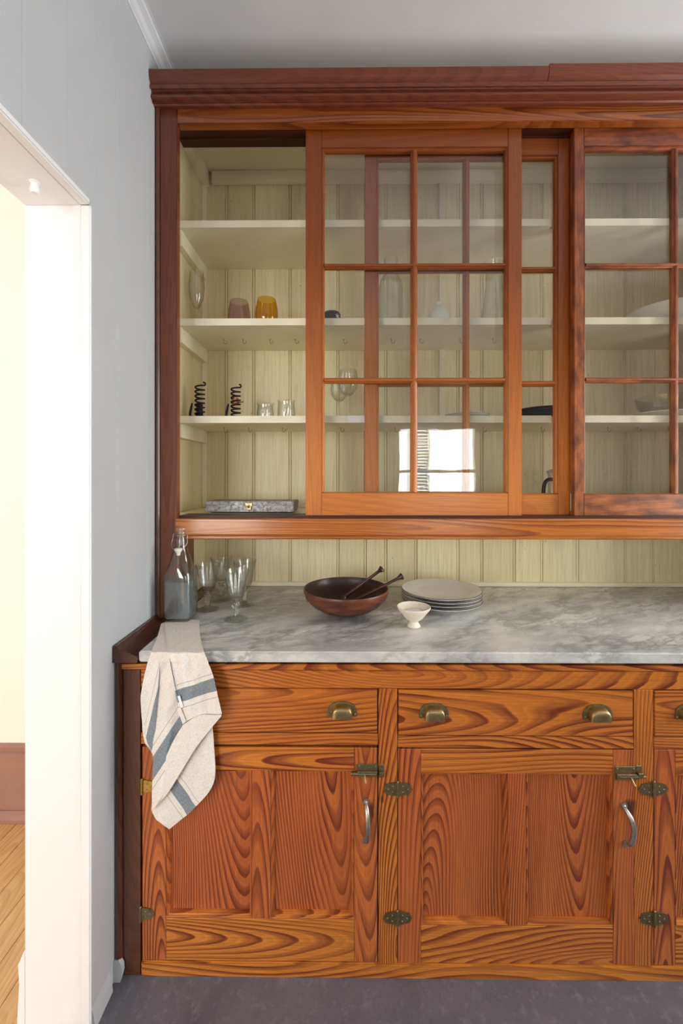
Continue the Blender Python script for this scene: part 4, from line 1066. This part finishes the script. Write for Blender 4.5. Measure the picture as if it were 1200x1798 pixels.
bm = BM(); tube(bm, cat_rom([P(290, 1104, YC+0.12), P(296, 1140, YC-0.0), P(300, 1165, YC-0.024), P(308, 1205, YC-0.026), P(314, 1226, YC-0.027)], 6)[10:], 0.0009, 6); obj('seam', bm, M['blackfelt'], tw, True)

# ------------------------------------------------------------------ things in the upper cabinet
Z1, Z2, Z3 = [q+0.0005 for q in shelf_z]; ZB = ZF+0.0005
def ob(name, bm, mat, label, cat, c, group=None, smooth=True, auto=50):
    return tag(obj(name, bm, mat, None, smooth, origin=c, auto=auto), label, cat, group)
def at(px, Y, z): return Vector((PX(px, Y), Y, z))
def tumbler(px, Y, z, wmax, h, mat, label, kind):
    c = at(px, Y, z); r = wmax/2; bm = BM()
    if kind == 'stemless': o_ = [(0, 0), (r*0.66, 0), (r*0.86, h*0.06), (r*0.97, h*0.22), (r, h*0.40), (r*0.96, h*0.65), (r*0.83, h*0.93), (r*0.80, h)]
    else: o_ = [(0, 0), (r*0.92, 0), (r*0.96, h*0.05), (r*1.0, h*0.15), (r*0.92, h*0.6), (r*0.88, h*0.85), (r*0.94, h*0.95), (r*0.97, h)]
    i_ = [(a-0.0014 if a > 0.002 else 0, b) for a, b in o_[::-1][:-2]]+[(0, h*0.06)]
    lathe(bm, o_+i_, c, 40, facet=(lambda a, rr, zz: rr*(1+0.012*math.cos(10*a))) if kind == 'stemless' else None)
    return ob('tumbler', bm, mat, label, 'glass', c)
tumbler(420, 1.60, Z2, 0.087, 0.108, M['pinkglass'], 'mauve stemless glass on the open shelf, left of the amber one', 'stemless')
tumbler(468.5, 1.57, Z2, 0.087, 0.103, M['amberglass'], 'amber stemless glass on the open shelf', 'stemless')
tumbler(466, 1.60, Z3, 0.068, 0.064, M['glass'], 'shorter clear glass tumbler, nearer the black spirals', 'straight')
tumbler(503, 1.57, Z3, 0.070, 0.070, M['glass'], 'taller clear glass tumbler, beside the sliding door', 'straight')
# flute
def stem(px, Y, z, h, rb, hb, rf, label, cat, name, flute=False):
    c = at(px, Y, z); bm = BM(); b0 = h-hb
    if flute: bowl_ = [(0.004, b0-0.004), (0.012, b0+hb*0.08), (rb*0.85, b0+hb*0.30), (rb, b0+hb*0.6), (rb*0.88, h)]
    else: bowl_ = [(0.004, b0-0.004), (rb*0.45, b0+hb*0.05), (rb*0.88, b0+hb*0.26), (rb, b0+hb*0.5), (rb*0.9, h-0.01), (rb*0.84, h)]
    o_ = [(0, 0), (rf, 0), (rf, 0.001), (rf*0.5, 0.003), (0.006, 0.007), (0.0036, 0.015), (0.0036, b0-0.012)]+bowl_
    i_ = [(max(0.001, a-0.0011), b) for a, b in bowl_[::-1][:-1]]+[(0, b0+0.004)]
    lathe(bm, o_+i_, c, 32); return ob(name, bm, M['glass'], label, cat, c)
stem(345.5, 1.60, Z2, 0.225, 0.030, 0.150, 0.032, 'tall clear champagne flute in the dark left corner of the shelf', 'glass', 'champagne_flute', True)
stem(611, 1.55, Z3, 0.180, 0.039, 0.095, 0.035, 'right wine glass behind the sliding door', 'glass', 'wine_glass')['group'] = 'wine glasses behind the sliding door'
stem(596, 1.66, Z3, 0.172, 0.036, 0.090, 0.034, 'left wine glass behind the sliding door, further back', 'glass', 'wine_glass')['group'] = 'wine glasses behind the sliding door'
# spiral candle holders
def spiral(px, Y, label, candle, turns, dh, side):
    c = at(px, Y, Z3); e = empty('spiral_candlestick', c, label, 'candlestick', 'black iron spiral candlesticks'); bm = BM()
    r = 0.0165; pts = []
    for k in range(int(turns*20)+1):
        a = 2*PI*k/20; pts.append((c.x+r*math.cos(a), c.y+r*math.sin(a), c.z+0.008+dh*k/(turns*20)))
    a = 2*PI*turns
    pts.append((c.x+r*1.25*math.cos(a+0.2), c.y+r*1.1*math.sin(a+0.2), c.z+0.012+dh)); pts.append((c.x+r*1.2, c.y, c.z+0.018+dh)); pts.append((c.x+r*0.8, c.y, c.z+0.021+dh))
    tube(bm, pts, 0.0033, 8); obj('coil', bm, M['iron'], e, True)
    bm = BM(); lathe(bm, [(0, 0), (0.038, 0), (0.044, 0.003), (0.043, 0.0045), (0.036, 0.003), (0, 0.003)], c, 36); obj('drip_tray', bm, M['iron'], e, True, auto=40)
    bm = BM(); tube(bm, cat_rom([(c.x-0.016, c.y-0.004, c.z+0.006), (c.x-0.034, c.y-0.006, c.z+0.010), (c.x-0.031, c.y-0.007, c.z+0.035), (c.x-0.026, c.y-0.008, c.z+0.058)], 6), [0.003+0.0018*math.sin(PI*i/18) for i in range(19)], 8)
    obj('thumb_grip', bm, M['iron'], e, True)
    bm = BM(); zz = candle[0]
    lathe(bm, [(0, zz), (0.0125, zz), (0.0125, zz+0.010), (0.011, zz+0.0105), (0.011, zz+candle[1]), (0, zz+candle[1])], c, 20)
    obj('candle_cup', bm, candle[2], e, True, auto=40)
    if side:
        bm = BM(); tube(bm, [(c.x+0.010, c.y-0.004, c.z+0.064), (c.x+0.034, c.y-0.020, c.z+0.064)], 0.0028, 8); obj('lifting_tab', bm, M['copper'], e, True)
spiral(351, 1.56, 'left black iron spiral candlestick, nearest the corner post', (0.014, 0.040, M['iron']), 7, 0.118, False)
spiral(414, 1.58, 'right black iron spiral candlestick with a copper cup', (0.060, 0.022, M['copper']), 7, 0.114, True)
# old tin box
cbx = at(438, 1.56, ZB+0.004); e = empty('tin_box', cbx, 'flat worn grey metal box on the cabinet floor', 'box')
xa_, xb_ = PX(361, 1.51), PX(516, 1.51)
def skewbox(name, x0, x1, y0, y1, z0, z1, mat, bev=0.002):
    bmm = BM(); abox(bmm, x0, x1, y0, y1, z0, z1)
    bmesh.ops.rotate(bmm, verts=bmm.verts[:], cent=(cbx.x, cbx.y, 0), matrix=Matrix.Rotation(math.radians(-1.0), 3, 'Z'))
    return obj(name, bmm, mat, e, bev=bev)
skewbox('box_base', xa_, xb_, 1.515, 1.645, ZB+0.004, ZB+0.029, M['tin'])
skewbox('lid', xa_-0.002, xb_+0.002, 1.513, 1.647, ZB+0.0295, ZB+0.043, M['tin'])
for dz in (0.0165, 0.0375): pass
bm = BM(); xc = PX(437, 1.51); yy = 1.5125
abox(bm, xc-0.013, xc+0.013, yy-0.003, yy+0.001, ZB+0.026, ZB+0.038); abox(bm, xc-0.009, xc+0.009, yy-0.005, yy+0.001, ZB+0.012, ZB+0.026)
q = bmesh.ops.create_uvsphere(bm, u_segments=12, v_segments=8, radius=0.0055); bmesh.ops.translate(bm, verts=q['verts'], vec=(xc, yy-0.005, ZB+0.024))
obj('clasp', bm, M['brass'], e, bev=0.0008, bseg=1)
bm = BM(); tube(bm, [(xb_+0.004, 1.53, ZB+0.03), (xb_+0.010, 1.535, ZB+0.034), (xb_+0.010, 1.56, ZB+0.034), (xb_+0.004, 1.565, ZB+0.03)], 0.0015, 6); obj('side_ring', bm, M['tin'], e, True)
# little black cap-shaped box with a white star flower
c = at(583, 1.55, Z2); e = empty('black_cap', c, 'small black lidded round box with a white star emblem', 'box'); bm = BM()
lathe(bm, [(0, 0), (0.034, 0), (0.0345, 0.004), (0.033, 0.028), (0.0335, 0.036), (0.028, 0.043), (0.015, 0.046), (0, 0.0465)], c, 36); obj('cap_body', bm, M['blackfelt'], e, True, auto=50)
bm = BM(); pts = [Vector((c.x+r_*math.cos(a), c.y-0.034, c.z+0.0015)) for a, r_ in ()]
prism(bm, [Vector((c.x+0.010, c.y-0.030, c.z+0.002)), Vector((c.x+0.030, c.y-0.038, c.z+0.002)), Vector((c.x+0.047, c.y-0.024, c.z+0.002)), Vector((c.x+0.034, c.y-0.006, c.z+0.002))], (0, 0, 0.003)); obj('peak', bm, M['black'], e)
bm = BM(); cc = Vector((c.x+0.0215, c.y-0.0275, c.z+0.020)); nrm = Vector((0.62, -0.78, 0)); sd = Vector((0.78, 0.62, 0))
pts = []
for k in range(12):
    r_ = 0.0125 if k % 2 == 0 else 0.0035; a = 2*PI*k/12+PI/6; pts.append(cc+sd*(r_*math.cos(a))+Vector((0, 0, r_*math.sin(a))))
prism(bm, pts, nrm*0.0012); prism(bm, [cc+Vector((0, 0, -0.008))+sd*0.001, cc+Vector((0, 0, -0.017))+sd*0.003, cc+Vector((0, 0, -0.017))-sd*0.001, cc+Vector((0, 0, -0.008))-sd*0.001], nrm*0.0012); obj('star_emblem', bm, M['ceramic'], e)
# milk bottle
c = at(686.5, 1.60, Z2); bm = BM()
o_ = [(0, 0.004), (0.038, 0), (0.0455, 0.004), (0.047, 0.012), (0.047, 0.150), (0.046, 0.165), (0.040, 0.188), (0.030, 0.208), (0.0235, 0.222), (0.022, 0.236), (0.0225, 0.240), (0.027, 0.246), (0.0275, 0.268), (0.0265, 0.273)]
lathe(bm, o_+[(a-0.0022 if a > 0.003 else 0, b) for a, b in o_[::-1][:-2]]+[(0, 0.009)], c, 44); ob('milk_bottle', bm, M['glass'], 'large empty clear glass milk bottle behind the door panes', 'bottle', c)
# white vase
c = at(771, 1.58, Z2); bm = BM()
o_ = [(0, 0), (0.026, 0), (0.036, 0.006), (0.0425, 0.024), (0.040, 0.044), (0.030, 0.064), (0.019, 0.076), (0.0125, 0.082), (0.0115, 0.087), (0.0125, 0.092), (0.0115, 0.0935), (0.0088, 0.092), (0.0085, 0.075)]
lathe(bm, o_, c, 36); ob('bud_vase', bm, M['ceramic'], 'small round white ceramic bud vase on the middle shelf', 'vase', c)
# tall carafe
c = at(868, 1.60, Z2); bm = BM()
o_ = [(0, 0.002), (0.045, 0), (0.050, 0.010), (0.048, 0.05), (0.038, 0.12), (0.031, 0.175), (0.032, 0.21), (0.040, 0.245), (0.044, 0.255)]
lathe(bm, o_+[(max(0, a-0.002), b) for a, b in o_[::-1][:-2]]+[(0, 0.01)], c, 40, facet=lambda a, r, z: r*(1+0.02*math.cos(9*a+z*20))); ob('glass_carafe', bm, M['glass'], 'tall ribbed glass carafe with flared lip on the middle shelf', 'carafe', c)
# large white bowl at the right
c = at(1177, 1.638, Z2); bm = BM()
o_ = [(0, 0), (0.06, 0), (0.064, 0.003), (0.10, 0.022), (0.137, 0.055), (0.149, 0.078), (0.147, 0.079), (0.134, 0.057), (0.097, 0.027), (0, 0.010)]
lathe(bm, o_, c, 60); ob('serving_bowl', bm, M['ceramic'], 'wide white serving bowl on the middle shelf at the right', 'bowl', c)
# platter and glass bowl on it
c = at(1170, 1.638, Z3); bm = BM()
lathe(bm, [(0, 0), (0.09, 0), (0.095, 0.004), (0.148, 0.022), (0.149, 0.025), (0.145, 0.026), (0.095, 0.009), (0, 0.006)], c, 60); ob('platter', bm, M['china'], 'broad white platter on the lowest shelf at the right', 'platter', c)
c = at(1172, 1.638, Z3+0.0068); bm = BM()
o_ = [(0, 0), (0.06, 0), (0.072, 0.016), (0.098, 0.050), (0.106, 0.085)]
lathe(bm, o_+[(max(0, a-0.003), b+0.002) for a, b in o_[::-1][:-1]]+[(0, 0.005)], c, 48); ob('glass_bowl', bm, M['glass'], 'clear glass bowl set on the white platter', 'bowl', c)
# flat white plates at centre and dark plates
for k in range(2):
    c = at(820, 1.60, Z3+0.006*k); bm = BM()
    lathe(bm, [(0, 0), (0.06, 0), (0.063, 0.003), (0.085, 0.011), (0.0855, 0.0128), (0.082, 0.0135), (0.062, 0.0065), (0, 0.0055)], c, 44)
    ob('side_plate', bm, M['china'], ('lower' if k == 0 else 'upper')+' of two small white plates behind the middle panes', 'plate', c, 'small white plates on the lowest shelf')
for k in range(5):
    c = at(960, 1.61, Z3+0.0060*k); bm = BM()
    lathe(bm, [(0, 0), (0.07, 0), (0.074, 0.003), (0.118, 0.012), (0.119, 0.0145), (0.115, 0.0153), (0.073, 0.0068), (0, 0.0055)], c, 48)
    lab = ('bottom plate', 'second plate up', 'middle plate', 'fourth plate up', 'top plate')[k]+' of the dark stoneware stack'
    ob('dark_plate', bm, M['darkplate'], lab, 'plate', c, 'dark stoneware plates on the lowest shelf')
# glass jar with lid (cabinet floor, behind the reflection)
c = at(740, 1.60, ZB); e = empty('glass_canister', c, 'lidded steel-banded glass canister on the cabinet floor behind the panes', 'canister'); bm = BM()
o_ = [(0, 0.002), (0.055, 0), (0.060, 0.006), (0.060, 0.115), (0.052, 0.135), (0.046, 0.140)]
lathe(bm, o_+[(max(0, a-0.0025), b) for a, b in o_[::-1][:-2]]+[(0, 0.008)], c, 40); obj('jar', bm, M['glass'], e, True, auto=50)
bm = BM(); lathe(bm, [(0, 0.1405), (0.048, 0.1405), (0.048, 0.148), (0.030, 0.158), (0.012, 0.161), (0.010, 0.168), (0.013, 0.174), (0, 0.177)], c, 36); obj('lid', bm, M['steel'], e, True, auto=45)
# coffee press with a black handle
c = at(985, 1.585, ZB+0.004); e = empty('coffee_press', c, 'glass coffee press with a black handle on the cabinet floor', 'coffee press'); bm = BM()
o_ = [(0, 0.002), (0.040, 0), (0.044, 0.006), (0.044, 0.135), (0.047, 0.145)]
lathe(bm, o_+[(max(0, a-0.0022), b) for a, b in o_[::-1][:-2]]+[(0, 0.008)], c, 40); obj('beaker', bm, M['glass'], e, True, auto=50)
bm = BM(); lathe(bm, [(0.0475, 0.110), (0.0475, 0.122), (0.0455, 0.122), (0.0455, 0.110)], c, 40, close=True); lathe(bm, [(0.046, 0.002), (0.046, 0.016), (0.0442, 0.016), (0.0442, 0.002)], c, 40, close=True); obj('steel_band', bm, M['steel'], e, True, auto=40)
bm = BM(); tube(bm, cat_rom([(c.x-0.030, c.y-0.040, c.z+0.117), (c.x-0.052, c.y-0.046, c.z+0.121), (c.x-0.078, c.y-0.050, c.z+0.116), (c.x-0.090, c.y-0.052, c.z+0.090), (c.x-0.089, c.y-0.052, c.z+0.045), (c.x-0.080, c.y-0.050, c.z+0.022), (c.x-0.040, c.y-0.030, c.z+0.010)], 6), 0.0068, 10); obj('handle', bm, M['black'], e, True)
bm = BM(); lathe(bm, [(0, 0.1455), (0.049, 0.1455), (0.049, 0.152), (0.030, 0.160), (0.006, 0.163), (0.004, 0.175), (0.010, 0.178), (0.010, 0.188), (0, 0.190)], c, 36); obj('lid', bm, M['steel'], e, True, auto=45)
# small white dish half hidden behind the stile
c = at(897, 1.56, ZB+0.004); bm = BM()
lathe(bm, [(0, 0), (0.030, 0), (0.045, 0.012), (0.060, 0.030), (0.057, 0.031), (0.042, 0.015), (0, 0.006)], c, 40); ob('small_dish', bm, M['ceramic'], 'small white dish on the cabinet floor, mostly behind the door stile', 'dish', c)
